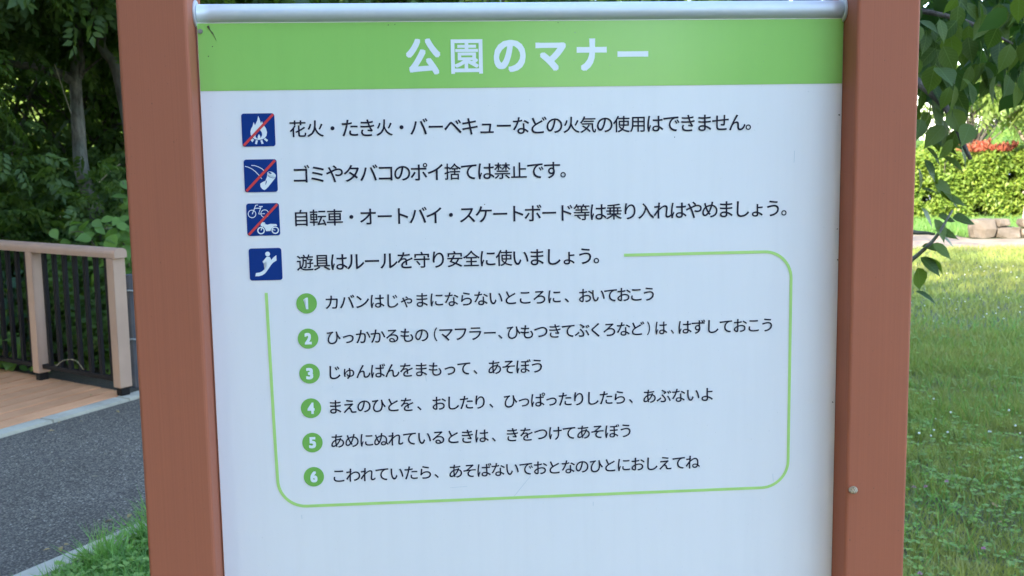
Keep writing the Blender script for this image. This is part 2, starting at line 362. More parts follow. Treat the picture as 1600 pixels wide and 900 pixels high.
# ------------------------------------------------------------ ground, paths
bm = bmesh.new(); g = 8
for i in range(g + 1):
    for j in range(g + 1): bm.verts.new((-300 + 600 * i / g, -300 + 600 * j / g, 0))
bm.verts.ensure_lookup_table()
for i in range(g):
    for j in range(g): bm.faces.new([bm.verts[i * (g + 1) + j], bm.verts[(i + 1) * (g + 1) + j], bm.verts[(i + 1) * (g + 1) + j + 1], bm.verts[i * (g + 1) + j + 1]])
tag(link('lawn', bm_mesh('lawn', bm), M['soil']), 'green park lawn to the right of and behind the notice board', kind='structure')
A0 = Vector((-1.75, 4.31)); U = Vector((0.44, 0.898)).normalized(); Nn = Vector((-U.y, U.x))
def st(s, t): q = A0 + U * s + Nn * t; return (q.x, q.y)
def prism(name, poly, z0, z1, mat, parent=None, bev=0.0):
    bm = bmesh.new(); lo = [bm.verts.new((x, y, z0)) for x, y in poly]; hi = [bm.verts.new((x, y, z1)) for x, y in poly]
    bm.faces.new(hi); bm.faces.new(lo[::-1]); n = len(poly)
    for i in range(n): bm.faces.new([lo[i], lo[(i + 1) % n], hi[(i + 1) % n], hi[i]])
    if bev: bmesh.ops.bevel(bm, geom=[e for e in bm.edges if all(v.co.z > z1 - 1e-6 for v in e.verts)], offset=bev, segments=2, affect='EDGES')
    return link(name, bm_mesh(name, bm), mat, parent)
tag(prism('asphalt_path', [st(-14, 0.004), st(13.2, 0.004), st(12.2, 1.776), st(-14, 1.776)], -0.03, 0.006, M['asphalt']), 'dark grey porous asphalt path between two concrete kerbs', kind='structure')
def kerb(t0, t1, label, phase):
    k = tag(prism('kerb_bed', [st(-14, t0 + .01), st(12.4, t0 + .01), st(12.4, t1 - .01), st(-14, t1 - .01)], -0.06, 0.004, M['kerb']), label, kind='structure')
    k.name = 'kerb'
    s = -6.0 + phase
    while s < 12.3:
        prism('kerb_stone', [st(s + .004, t0), st(s + .596, t0), st(s + .596, t1), st(s + .004, t1)], -0.05, 0.022, M['kerb'], k, 0.006); s += 0.6
kerb(-0.115, -0.002, 'narrow concrete kerb between the asphalt path and the grass', 0.12)
kerb(1.782, 1.905, 'narrow concrete kerb between the asphalt path and the wooden deck', 0.3)
tag(prism('woodland_floor', [st(-14, 1.93), st(14, 1.93), (-2, 30), (-40, 30), (-40, -10)], -0.02, 0.004, M['litter']), 'dark leaf litter under the trees behind the railing', kind='structure')
tag(prism('sandy_path', [(1.0, 15.75), (30, 14.6), (30, 16.2), (7.0, 17.05), (6.9, 17.9), (1.0, 18.2)], -0.02, 0.006, M['tan']), 'pale sandy path crossing behind the lawn', kind='structure')
tag(prism('street', [(-60, 26.5), (120, 24.5), (160, 120), (-60, 120)], -0.02, 0.005, M['street']), 'pale paved open ground far behind the hedge', kind='structure')

# ------------------------------------------------------------ deck and railing
E0 = Vector((-2.50, 7.09)); RD = Vector((-0.815, 0.580)).normalized(); RN = Vector((-RD.y, RD.x))  # RN points to camera-left
if RN.y > 0: RN = -RN
deck = empty('wooden_deck', (*st(2.0, 3.0), 0.0), 'brown planked deck beside the asphalt path under the railing', 'deck')
def plank_end(t):
    """s where the plank row at offset t meets the railing line"""
    p = A0 + Nn * t; q = E0 - RN * 0.06
    # p + U s = q + RD k
    det = U.x * (-RD.y) + RD.x * U.y; d = q - p
    return (d.x * (-RD.y) + RD.x * d.y) / det
def rel(poly, o): return [(x - o.location.x, y - o.location.y) for x, y in poly]
t = 1.912
while t < 6.6:
    t2 = t + 0.135; s1, s2 = plank_end(t), plank_end(t2)
    # split every ~2 m as boards
    s0 = -3.2 + random.uniform(-.4, .4); cuts = [s0]
    while cuts[-1] < min(s1, s2) - 2.6: cuts.append(cuts[-1] + random.uniform(1.8, 2.2))
    for k in range(len(cuts)):
        a = cuts[k]; last = k == len(cuts) - 1
        b1, b2 = (s1, s2) if last else (cuts[k + 1] - .004,) * 2
        zt = 0.024 + random.uniform(-.0012, .0012)
        ang = math.atan2(U.y, U.x) - PI / 2
        poly = [st(a, t), st(a, t2), st(b2, t2), st(b1, t)]
        o = st(a, t); loc = []
        for x, y in poly:
            dx, dy = x - o[0], y - o[1]; loc.append((dx * math.cos(-ang) - dy * math.sin(-ang), dx * math.sin(-ang) + dy * math.cos(-ang)))
        pl = prism('plank', loc, -0.004, zt, M['deck_wood'], deck, 0.005)
        pl.location = (o[0] - deck.location.x, o[1] - deck.location.y, 0); pl.rotation_euler.z = ang
    t = t2 + 0.010
rail = empty('railing', (E0.x, E0.y, 0), 'brown composite deck railing with slim black balusters', 'railing')
rot = math.atan2(-RD.y, -RD.x)                  # local +x points from the woods to the end post
rail.rotation_euler.z = rot
BAY, NB = 0.90, 4
def post(x):
    bm = bmesh.new(); add_box(bm, (x - .036, -.045, .075), (x + .036, .045, .905), .005); o = link('post', bm_mesh('post', bm), M['rail_wood'], rail)
    box('post_foot', (x - .026, -.032, .022), (x + .026, .032, .0745), M['black_metal'], o, .002)
    return o
for i in range(NB + 1): post(-BAY * i)
bm = bmesh.new()                                 # rounded hand rail, profile swept along x
prof = [(-.046, .906), (.046, .906), (.047, .935), (.044, .950), (.034, .961), (.018, .967), (-.018, .967), (-.034, .961), (-.044, .950), (-.047, .935)]
rings = [[bm.verts.new((x, y, z)) for y, z in prof] for x in (-BAY * NB - .3, 0.052)]
for i in range(len(prof)): bm.faces.new([rings[0][i], rings[0][(i + 1) % len(prof)], rings[1][(i + 1) % len(prof)], rings[1][i]])
link('hand_rail', bm_mesh('hand_rail', bm), M['rail_wood'], rail)
bm = bmesh.new(); a = [bm.verts.new((0.0522, y, z)) for y, z in prof]; b = [bm.verts.new((0.0575, y * .97, .906 + (z - .906) * .975 + .001)) for y, z in prof]
bm.faces.new(b); bm.faces.new(a[::-1])
for i in range(len(prof)): bm.faces.new([a[i], a[(i + 1) % len(prof)], b[(i + 1) % len(prof)], b[i]])
link('rail_cap', bm_mesh('rail_cap', bm), M['rail_wood'], rail)
bal = None
for k in range(NB):
    xe = -BAY * k - .0365; xs = -BAY * (k + 1) + .0365
    box('bottom_rail', (xs, -.018, .105), (xe, .018, .135), M['black_metal'], rail, .002)
    for j in range(7):
        x = xs + (xe - xs) * (j + .6) / 7.2 + 0.012
        if bal is None:
            bal = box('baluster', (-.0145, -.0125, .1355), (.0145, .0125, .9055), M['black_metal'], rail, .0015, loc=(x, 0, 0))
        else:
            o = bal.copy(); COL.objects.link(o); o.parent = rail; o.location = (x, 0, 0)
# rope fence of weathered posts
rf = empty('rope_fence', (-2.52, 7.42, 0), 'low fence of weathered grey timber posts strung with wire rope beside the railing end', 'fence')
posts = []
for k in range(4):
    q = Vector((-2.52, 7.42)) + U * 1.8 * k - Vector((-2.52, 7.42)); posts.append(q)
    bm = bmesh.new(); bmesh.ops.create_cone(bm, cap_ends=True, segments=14, radius1=.043, radius2=.040, depth=.76)
    for v in bm.verts: v.co.z += .38; v.co.x += q.x; v.co.y += q.y
    link('post', bm_mesh('post', bm, False), M['grey_wood'], rf)
for z, sag in ((0.655, .05), (0.33, .09)):
    for k in range(3):
        a, b = posts[k], posts[k + 1]
        pts = [(a.x + (b.x - a.x) * u, a.y + (b.y - a.y) * u, z - sag * 4 * u * (1 - u)) for u in np.linspace(0, 1, 12)]
        tubes('rope', [(pts, .006)], M['rope'], rf, 6)
    for k in range(4):
        pts = [(posts[k].x + .047 * math.cos(th), posts[k].y + .047 * math.sin(th), z + .004 * math.sin(3 * th)) for th in np.linspace(0, 2 * PI, 17)]
        tubes('rope_loop', [(pts, .006)], M['rope'], rf, 6)

# ------------------------------------------------------------ the notice board
PSI = 0.07831
sign = empty('notice_board', (0, 1.6, 0), 'white park rules notice board with green header between two terracotta posts', 'sign', rz=PSI)
XL, XR = -0.4235, 0.4783
def sign_post(x0, x1):
    box('post', (x0, -.05, -.02), (x1, .05, 2.15), M['post'], sign, .0045, 3)
    box('post_cap', (x0 - .003, -.053, 2.1502), (x1 + .003, .053, 2.162), M['post'], sign, .003)
sign_post(-0.5175, -0.4262); sign_post(0.4790, 0.5690)
PB = 0.62
panel = box('panel', (XL, 0.0, PB), (XR, .010, 1.7655), M['white'], sign, 0.0)
band = box('header_band', (XL + .0004, -.0006, 1.6735), (XR - .0004, -.0001, 1.7640), M['green'], panel)
def pipe(z, y=0.004, r=.0128, name='top_rail'):
    xs = [XL + .001] + list(np.linspace(XL + .02, XR - .02, 9)) + [XR - .001]
    o = tubes(name, [([(x, y, z) for x in xs], r)], M['alu'], sign, 28)
    for x, s in ((XL - .0022, 1), (XR + .0002, -1)):
        bm = bmesh.new(); bmesh.ops.create_cone(bm, cap_ends=True, segments=28, radius1=.0185, radius2=.0185, depth=.0030)
        bmesh.ops.rotate(bm, verts=bm.verts, cent=(0, 0, 0), matrix=Matrix.Rotation(PI / 2, 3, 'Y'))
        bmesh.ops.bevel(bm, geom=[e for e in bm.edges if len(e.link_faces) == 2 and e.calc_face_angle(0) > 1], offset=.0008, segments=2, affect='EDGES')
        for v in bm.verts: v.co += Vector((x + s * .0011, y, z))
        link('flange', bm_mesh('flange', bm), M['alu'], o)
    return o
pipe(1.7772); pipe(PB - .011, name='bottom_rail')
for x, z in ((XL + .0045, 1.7535), (XL + .0045, 0.66), (XR - .006, 0.66)):
    bm = bmesh.new(); bmesh.ops.create_cone(bm, cap_ends=True, segments=6, radius1=.0036, radius2=.0032, depth=.003)
    bmesh.ops.rotate(bm, verts=bm.verts, cent=(0, 0, 0), matrix=Matrix.Rotation(PI / 2, 3, 'X'))
    for v in bm.verts: v.co += Vector((x, -.0020, z))
    link('bolt', bm_mesh('bolt', bm), M['zinc'], panel)

def embolden(me, d):
    """heavier strokes: the outlines repeated a hair aside, each copy a hair behind the other"""
    if not d: return me
    bm = bmesh.new(); k = 0
    for r_ in ((d,) if d < .0004 else (d, d * .5)):
        for i in range(8):
            q_ = r_ * (1 / max(abs(math.cos(i * PI / 4)), abs(math.sin(i * PI / 4))) if d > .0006 else 1)
            n0 = len(bm.verts); bm.from_mesh(me); bm.verts.ensure_lookup_table()
            for v in bm.verts[n0:]: v.co.x += q_ * math.cos(i * PI / 4); v.co.z += q_ * math.sin(i * PI / 4); v.co.y += k * 4e-6
            k += 1
    out = bpy.data.meshes.new(me.name); bm.to_mesh(out); bm.free(); return out
def text_mesh(body, size, space=1.0, off=0.0):
    cu = bpy.data.curves.new('lettering', 'FONT'); cu.body = body; cu.size = size; cu.space_character = space; cu.resolution_u = 4
    ob = bpy.data.objects.new('lettering', cu); COL.objects.link(ob); bpy.context.view_layer.update()
    me = bpy.data.meshes.new_from_object(ob.evaluated_get(bpy.context.evaluated_depsgraph_get()))
    bpy.data.objects.remove(ob); bpy.data.curves.remove(cu)
    co = np.empty(len(me.vertices) * 3, np.float32); me.vertices.foreach_get('co', co); return me, co.reshape(-1, 3)
_, co = text_mesh('口口', 1.0); _, co1 = text_mesh('国', 1.0)
EMW = (co[:, 0].max() - co[:, 0].min()) - (text_mesh('口', 1.0)[1][:, 0].max() - text_mesh('口', 1.0)[1][:, 0].min())   # advance of one full-width cell at size 1
CZ = (co1[:, 1].max() + co1[:, 1].min()) / 2          # middle of the cell above the baseline
GL = {}
def glyph(ch, size):
    if (ch, size) not in GL: GL[ch, size] = text_mesh(ch, size)
    return GL[ch, size]
def place_text(name, body, x0, x1, zc, em, mat, parent, y=-.0007, off=0.0):
    """flat printed line of evenly pitched characters; its extent along x is fitted to the measured x0..x1"""
    size = em / EMW; x0 += off; x1 -= off; gl = []
    for ch in body:
        me, co = glyph(ch, size); c = co.copy(); k = 1.10 if '\u3041' <= ch <= '\u30fa' else 1.0
        if ch in 'っゃゅょュャョッ': k = 1.06
        c[:, 0] = (c[:, 0] - em / 2) * k + em / 2; c[:, 1] = (c[:, 1] - CZ * size) * k; gl.append((me, c))
    a, b = gl[0][1][:, 0].min(), gl[-1][1][:, 0].max(); n = len(gl)
    if n == 1: pitch, sx = 0, (x1 - x0) / (b - a)
    else: pitch, sx = ((x1 - x0) + a - b) / (n - 1), 1.0
    bm = bmesh.new()
    for i, (me, c) in enumerate(gl):
        n0 = len(bm.verts); bm.from_mesh(me); bm.verts.ensure_lookup_table()
        for v, q in zip(bm.verts[n0:], c): v.co = (x0 + (q[0] - a) * sx + i * pitch, y, zc + q[1])
    me = bpy.data.meshes.new(name); bm.to_mesh(me); bm.free()
    return link(name, embolden(me, off), mat, parent)
def place_box(name, body, x0, z1, x1, z0, mat, parent, y, off=0.0, em=0.05):
    x0 += off; x1 -= off; z0 += off; z1 -= off
    me, co = text_mesh(body, em / EMW, 1.0, off); V = np.zeros_like(co)
    V[:, 0] = x0 + (co[:, 0] - co[:, 0].min()) / np.ptp(co[:, 0]) * (x1 - x0); V[:, 2] = z0 + (co[:, 1] - co[:, 1].min()) / np.ptp(co[:, 1]) * (z1 - z0); V[:, 1] = y
    me.vertices.foreach_set('co', V.ravel()); me.update(); me.name = name
    return link(name, embolden(me, off), mat, parent)
for ch, x0, z1, x1, z0, of in (('公', -.1420, 1.7415, -.0944, 1.6922, .0015), ('園', -.0799, 1.7398, -.0359, 1.6928, .0008), ('の', -.0204, 1.7385, .0241, 1.6945, .0016),
                               ('マ', .0380, 1.7345, .0808, 1.6955, .0017), ('ナ', .0958, 1.7395, .1382, 1.6950, .0019), ('ー', .1534, 1.7215, .1971, 1.7137, .0020)):
    place_box('title_character', ch, x0, z1, x1, z0, M['lettering_white'], panel, -.0010, of)
EM1, EM2 = .0245, .0208
for body, x0, x1, z in (('花火・たき火・バーベキューなどの火気の使用はできません。', -.3049, .3458, 1.6200), ('ゴミやタバコのポイ捨ては禁止です。', -.3019, .0790, 1.5572),
                        ('自転車・オートバイ・スケートボード等は乗り入れはやめましょう。', -.3024, .3997, 1.4966), ('遊具はルールを守り安全に使いましょう。', -.3024, .1259, 1.4338)):
    place_text('text_line', body, x0, x1, z, EM1, M['ink'], panel, off=.00023)
rows2 = [(1.3766, [('カバンはじゃまにならないところに', -.2647, .0700), ('、', .0755, .0820), ('おいておこう', .0962, .2055)]),
         (1.3264, [('ひっかかるもの', -.2646, -.1207), ('（', -.1131, -.1081), ('マフラー', -.1051, -.0244), ('、', -.0212, -.0148), ('ひもつきてぶくろなど', -.0083, .1916), ('）', .1954, .1999), ('は', .2078, .2252), ('、', .2304, .2351), ('はずしておこう', .2417, .3808)]),
         (1.2760, [('じゅんばんをまもって', -.2627, -.0619), ('、', -.0576, -.0518), ('あそぼう', -.0361, .0418)]),
         (1.2256, [('まえのひとを', -.2639, -.1448), ('、', -.1397, -.1334), ('おしたり', -.1176, -.0420), ('、', -.0356, -.0298), ('ひっぱったりしたら', -.0145, .1631), ('、', .1687, .1745), ('あぶないよ', .1899, .2933)]),
         (1.1754, [('あめにぬれているときは', -.2640, -.0373), ('、', -.0328, -.0271), ('きをつけてあそぼう', -.0109, .1711)]),
         (1.1241, [('こわれていたら', -.2625, -.1220), ('、', -.1174, -.1110), ('あそばないでおとなのひとにおしえてね', -.0956, .2747)])]
for z, segs in rows2:
    ms = []
    for body, x0, x1 in segs: ms.append(place_text('text_line', body, x0, x1, z, EM2, M['ink'], panel, off=.00020))
    bm = bmesh.new()
    for o in ms: bm.from_mesh(o.data); bpy.data.objects.remove(o)
    me = bpy.data.meshes.new('text_line'); bm.to_mesh(me); bm.free(); link('text_line', me, M['ink'], panel)
def flat(name, polys, mat, parent, y):
    """polys: list of closed outlines in sign x,z; triangulated flat print"""
    bm = bmesh.new()
    for pl in polys:
        es = []; vs = [bm.verts.new((x, y, z)) for x, z in pl]
        f = bm.faces.new(vs); bmesh.ops.triangulate(bm, faces=[f], ngon_method='EAR_CLIP')
    for f in bm.faces:
        if f.normal.y > 0: f.normal_flip()
    me = bpy.data.meshes.new(name); bm.to_mesh(me); bm.free(); return link(name, me, mat, parent)
def circle(cx, cz, r, n=40, r2=None, rot=0.0):
    r2 = r2 or r; return [(cx + r * math.cos(t) * math.cos(rot) - r2 * math.sin(t) * math.sin(rot), cz + r * math.cos(t) * math.sin(rot) + r2 * math.sin(t) * math.cos(rot)) for t in np.arange(n) * 2 * PI / n]
def strip(pts, w):
    pts = [Vector(p) for p in pts]; Ls, Rs = [], []
    for i, p in enumerate(pts):
        d = (pts[min(i + 1, len(pts) - 1)] - pts[max(i - 1, 0)]).normalized(); n = Vector((-d.y, d.x)) * w / 2
        Ls.append(tuple(p + n)); Rs.append(tuple(p - n))
    return [[Ls[i], Ls[i + 1], Rs[i + 1], Rs[i]] for i in range(len(pts) - 1)]
for k, (cx, cz) in enumerate(((-.2910, 1.3765), (-.2909, 1.3261), (-.2907, 1.2756), (-.2906, 1.2252), (-.2905, 1.1748), (-.2904, 1.1243))):
    flat('number_badge', [circle(cx, cz, .01445)], M['badge'], panel, -.0007)
    if k == 0:
        flat('badge_number', [[(cx - .0011, cz - .0083), (cx + .0021, cz - .0083), (cx + .0021, cz + .0083), (cx - .0005, cz + .0083), (cx - .0042, cz + .0058), (cx - .0042, cz + .0032), (cx - .0011, cz + .0048)]], M['lettering_white'], panel, -.0010)
    else: place_box('badge_number', str(k + 1), cx - .0050, cz + .0083, cx + .0050, cz - .0083, M['lettering_white'], panel, -.0010, .0009, .02)
# light green open rule round the six items
x0, x1, z0, z1, r = -.3440, .4080, 1.0811, 1.4342, .0400
pts = [(-.3466, 1.3930)] + [(-.3466 + (.0040) * (1 - u), 1.393 * u + (z0 + r) * (1 - u)) for u in (.75, .5, .25)]
xb = -.3430 + .0010
pts += [(xb + r - r * math.cos(t), z0 + r - r * math.sin(t)) for t in np.linspace(0, PI / 2, 14)]
pts += [(x1 - r + r * math.sin(t), z0 + r - r * math.cos(t)) for t in np.linspace(0, PI / 2, 14)]
pts += [(x1 - r + r * math.cos(t), z1 - r + r * math.sin(t)) for t in np.linspace(0, PI / 2, 14)]
pts += [(.1620, z1)]
flat('rule_line', strip(pts, .0042), M['rule'], panel, -.0007)
# pictograms
def rrect(cx, cz, w, h, r, n=6):
    out = []
    for sx, sz, a0 in ((1, 1, 0), (-1, 1, PI / 2), (-1, -1, PI), (1, -1, 3 * PI / 2)):
        out += [(cx + sx * (w / 2 - r) + r * math.cos(a0 + t), cz + sz * (h / 2 - r) + r * math.sin(a0 + t)) for t in np.linspace(0, PI / 2, n)]
    return out
S_I = .0452
def pic(cz, cx, crop, layers, slash=None):
    """crop: pixel corners (TL, TR, BL) of the icon in the enlargement the outlines were drawn on"""
    (ax, ay), (bx, by), (c_x, c_y) = crop
    def mp(p):
        e1 = Vector((bx - ax, by - ay)); e2 = Vector((c_x - ax, c_y - ay)); d = Vector((p[0] - ax, p[1] - ay)); det = e1.x * e2.y - e1.y * e2.x
        u = (d.x * e2.y - d.y * e2.x) / det; v = (e1.x * d.y - e1.y * d.x) / det
        return (cx + (u - .5) * S_I, cz + (.5 - v) * S_I)
    base = flat('pictogram', [rrect(cx, cz, S_I, S_I, .0036)], M['navy'], panel, -.0007)
    for i, (nm, mat, polys) in enumerate(layers):
        pp = []
        for p in polys:
            if p[0] == 'line': pp += strip([mp(q) for q in p[2]], p[1] * S_I / 310)
            elif p[0] == 'ring':
                c_ = mp(p[1]); R_ = p[2] * S_I / 310; pp += strip([(c_[0] + R_ * math.cos(t), c_[1] + R_ * math.sin(t)) for t in np.linspace(0, 2 * PI, 33)], p[3] * S_I / 310)
            elif p[0] == 'disc': c_ = mp(p[1]); pp.append(circle(*c_, p[2] * S_I / 310, 28, (p[3] if len(p) > 3 else p[2]) * S_I / 310, p[4] if len(p) > 4 else 0))
            else: pp.append([mp(q) for q in p])
        flat(nm, pp, M[mat], panel, -.0009 - .0002 * i)
    if slash: flat('red_slash', strip([mp(slash[0]), mp(slash[1])], 23 * S_I / 310), M['red'], panel, -.0017)
flame = [(260, 127), (272, 150), (280, 178), (286, 196), (296, 177), (301, 200), (318, 220), (334, 245), (345, 282), (340, 312), (325, 334), (300, 347), (266, 352), (232, 345), (206, 328), (190, 302), (187, 272), (194, 246), (208, 222), (217, 183), (224, 198), (230, 214), (240, 200), (252, 168)]
pic(1.6197, -.3474, ((98, 103), (412, 103), (113, 414)), [
    ('flame', 'lettering_white', [flame, [(190, 352), (208, 338), (224, 350), (206, 373)], [(240, 353), (259, 357), (250, 393), (231, 388)], [(282, 357), (300, 353), (313, 387), (294, 392)], [(313, 346), (329, 336), (355, 355), (343, 371)]]),
    ('flame_hollow', 'navy', [[(262, 258), (282, 262), (296, 284), (299, 306), (290, 326), (276, 338), (248, 338), (236, 322), (238, 300), (250, 280)]]),
    ('flame_core', 'lettering_white', [[(268, 298), (279, 312), (283, 328), (275, 340), (262, 340), (256, 328), (260, 312)]])], ((403, 112), (126, 404)))
pic(1.5568, -.3469, ((120, 535), (432, 535), (140, 842)), [
    ('litter_trail', 'lettering_white', [('line', 7, [(135, 597), (165, 605), (200, 622), (235, 648), (268, 682), (297, 718)]), ('line', 7, [(195, 590), (225, 592), (260, 604), (295, 622), (330, 655)]),
      [(349, 668), (426, 708), (400, 742), (362, 790), (338, 815), (322, 823), (302, 812), (287, 792), (282, 764), (300, 750), (330, 737), (343, 705)], ('disc', (388, 679), 43, 25, -.45)]),
    ('can_opening', 'navy', [('disc', (373, 663), 16, 8, -.45), [(337, 728), (345, 745), (337, 768), (331, 776)], ('line', 4, [(352, 686), (372, 702), (400, 712), (420, 708)])])], ((418, 546), (155, 830)))
pic(1.4961, -.3462, ((145, 108), (455, 105), (160, 412)), [
    ('bicycle', 'lettering_white', [('ring', (202, 205), 36, 7), ('ring', (322, 203), 36, 7), ('line', 8, [(204, 207), (220, 168), (236, 124), (258, 122)]), ('line', 8, [(226, 153), (288, 152)]), ('line', 9, [(268, 137), (302, 137)]),
      ('line', 8, [(288, 138), (264, 205), (322, 204)]), ('line', 7, [(264, 205), (288, 207)])]),
    ('motorcycle', 'lettering_white', [('ring', (288, 362), 30, 11), ('ring', (422, 360), 30, 11), ('line', 8, [(288, 360), (303, 318)]), ('line', 7, [(392, 352), (424, 360)]),
      [(284, 302), (300, 282), (322, 286), (330, 297), (314, 297), (348, 308), (374, 300), (430, 302), (441, 318), (404, 322), (388, 342), (376, 366), (336, 368), (324, 340), (303, 320), (286, 322)]])], ((441, 116), (172, 402)))
pic(1.4334, -.3456, ((168, 530), (478, 523), (183, 832)), [
    ('slide_figure', 'lettering_white', [('disc', (349, 581), 23), [(342, 606), (368, 608), (378, 622), (384, 637), (404, 613), (431, 592), (434, 642), (402, 662), (382, 684), (352, 730), (325, 764), (300, 781), (268, 790), (233, 790), (240, 760), (276, 754), (300, 743), (322, 722), (346, 688), (346, 655), (334, 652), (312, 668), (301, 654), (322, 628)]])])
# small dried debris and stains in the header corner
tubes('grime_streak', [(smooth_path([(-.4085, -.0012, 1.7605), (-.4065, -.0013, 1.7560), (-.4030, -.0012, 1.7510), (-.4005, -.0012, 1.7460), (-.3985, -.0012, 1.7410)], 3), [.0016, .0015, .0012, .0006, .0004, .0007, .0009, .0006, .0004, .0003, .0003, .0002, .0002])], M['grime'], panel, 6)
for x, z, r_ in ((-.4100, 1.7200, .0007), (-.4040, 1.7330, .0006), (.0700, 1.7615, .0005), (-.1650, 1.7600, .0006), (-.1560, 1.7605, .0005), (.4745, 1.6290, .0010), (.4768, 1.4200, .0009), (.4752, 1.4650, .0007), (.4740, 1.2080, .0008), (-.0370, 1.5110, .0006), (.2350, 1.6010, .0006)):
    flat('dirt_speck', [circle(x, z, r_, 9, r_ * 1.5, random.random() * 3)], M['grime'], panel, -.0012)
# faint scratches
M['scratch'] = simple('faint_scratch', (0.52, 0.53, 0.56), 0.5)
for a, b, w in (((-.1270, 1.2730), (-.1255, 1.2590), .0006), ((.0230, 1.1130), (-.0020, 1.0830), .0005), ((.1150, 1.0700), (.1150, 1.0640), .0007), ((-.1400, 1.5020), (-.1385, 1.4950), .0008), ((.4100, 1.5790), (.4095, 1.5620), .0006), ((-.3100, 1.0680), (-.3098, 1.0620), .0006), ((-.0950, 1.1000), (-.0700, 1.1010), .0004), ((.3850, 1.1020), (.3860, 1.0900), .0006)):
    flat('scratch', strip([a, b], w), M['scratch'], panel, -.0005)
# snail stuck on the right post
bm = bmesh.new(); turns, nr = 3.2, 10; ringsv = []
for i in range(46):
    u = i / 45; th = u * turns * 2 * PI; Rr = .0034 * (1 - u) ** 1.05; rr = .0030 * (1 - u) ** .9 + .0002; zz = .0085 * u ** .8
    ring = []
    for j in range(nr):
        ph = j * 2 * PI / nr; rad = Rr + rr * math.cos(ph); ring.append(bm.verts.new((rad * math.cos(th), rad * math.sin(th), zz + rr * math.sin(ph))))
    ringsv.append(ring)
for i in range(45):
    for j in range(nr): bm.faces.new([ringsv[i][j], ringsv[i][(j + 1) % nr], ringsv[i + 1][(j + 1) % nr], ringsv[i + 1][j]])
bm.faces.new(ringsv[0]); bm.faces.new(ringsv[-1][::-1])
snail = link('snail', bm_mesh('snail', bm, True), M['shell'])
lp = Vector((.4868, -.0560, 1.0880)); c_, s_ = math.cos(PSI), math.sin(PSI)
snail.location = (lp.x * c_ - lp.y * s_, 1.6 + lp.x * s_ + lp.y * c_, lp.z); snail.rotation_euler = (math.radians(25), math.radians(-12), 0.5); snail.scale = (1.2,) * 3
tag(snail, 'tiny beige snail shell stuck to the front of the right terracotta post', 'snail')
# tiny nail stains on the posts
for x, z, r_ in ((.4860, 1.0130, .0010), (.5200, 1.0900, .0008), (.5110, 1.1700, .0006)):
    bm = bmesh.new(); bmesh.ops.create_icosphere(bm, subdivisions=1, radius=r_)
    for v in bm.verts: v.co = Vector((x + v.co.x, -.0502 + v.co.y * .4, z + v.co.z))
    link('dirt_spot', bm_mesh('dirt_spot', bm), M['grime'], sign)

# ------------------------------------------------------------ grass
def blades(n, xy, h, w, mat, name, label, lean=0.35, r=rng):
    n = len(xy); pos = np.column_stack([xy, np.zeros(n)]); d = np.column_stack([r.normal(size=(n, 2)) * lean, np.ones(n)])
    side = np.column_stack([r.normal(size=(n, 2)), np.zeros(n)]); fr = frames(d, side)
    V, Fc = scatter(*B3, pos, fr, h, w); return tag(link(name, mesh_np(name, V, Fc), mat), label, kind='stuff')
def sample_xy(fn, n, lo, hi, r=rng):
    q = r.random((n, 2)) * (np.array(hi) - np.array(lo)) + np.array(lo); return q[fn(q)]
def s_t(q):
    d = q - np.array(A0[:]); return d @ np.array(U[:]), d @ np.array(Nn[:])
cx_tab = rng.normal(size=(6, 4)) * 1.3; cph = rng.random((6, 4)) * 6
def lump(q, k=1.0):
    s = 0
    for i in range(6): s = s + np.sin(q[:, 0] * cx_tab[i, 0] * 2.2 * k + q[:, 1] * cx_tab[i, 1] * 2.2 * k + cph[i, 0]) / 2.4
    return s
inl = lambda q: s_t(q)[1] < -0.17
near = sample_xy(lambda q: inl(q) & (q[:, 0] > .27 * q[:, 1] - .9) & (q[:, 0] < .50 * q[:, 1] + .7), 215000, (0, 3.2), (5.5, 9.0))
nl = lump(near, 1.3)
keep = rng.random(len(near)) < np.clip(.92 + .2 * nl, .6, 1); near, nl = near[keep], nl[keep]; nl = .5 * nl + .6 * lump(near, 6.0) + .4 * lump(near, 14.0)
blades(0, near, (0.045 + 0.035 * rng.random(len(near))) * (1 + .55 * nl.clip(-1, 1)), .0042, M['blade'], 'lawn_grass', 'short green lawn grass growing right of the notice board', .45)
mid = sample_xy(lambda q: inl(q) & ((q[:, 1] < 15.75)), 130000, (-1.5, 7.5), (14, 15.75))
blades(0, mid, 0.05 + 0.035 * rng.random(len(mid)), .009, M['blade'], 'lawn_grass', 'sunlit lawn grass in front of the sandy path', .4)
rest = sample_xy(lambda q: inl(q) & ~((q[:, 0] > .27 * q[:, 1] - .9) & (q[:, 0] < .50 * q[:, 1] + .7)), 45000, (-4, -3.0), (9, 8.5))
blades(0, rest, 0.05 + 0.03 * rng.random(len(rest)), .008, M['blade'], 'lawn_grass', 'lawn grass round the foot of the notice board', .4)
verge = sample_xy(lambda q: (q[:, 1] > 18.0) | ((q[:, 0] > 7.0) & (q[:, 1] > 17.35)), 40000, (1, 17.2), (14, 20.5))
blades(0, verge, 0.10 + 0.08 * rng.random(len(verge)), .012, M['blade_lush'], 'verge_grass', 'longer bright grass strip at the foot of the hedge', .3)
tall = sample_xy(lambda q: inl(q) & (lump(q, 5) > -.2), 11000, (.9, 3.3), (5.0, 9.5))
blades(0, tall, .08 + .09 * rng.random(len(tall)), .0045, M['blade_lush'], 'tall_lawn_grass', 'longer pale grass blades standing up through the near clover', .55)
dry = sample_xy(lambda q: inl(q) & (lump(q, 6.0) < -.25), 26000, (.9, 3.4), (4.5, 9))
blades(0, dry, .03 + .035 * rng.random(len(dry)), .003, M['blade_dry'], 'dry_grass', 'dead straw coloured grass in thin patches of the lawn', 1.4)
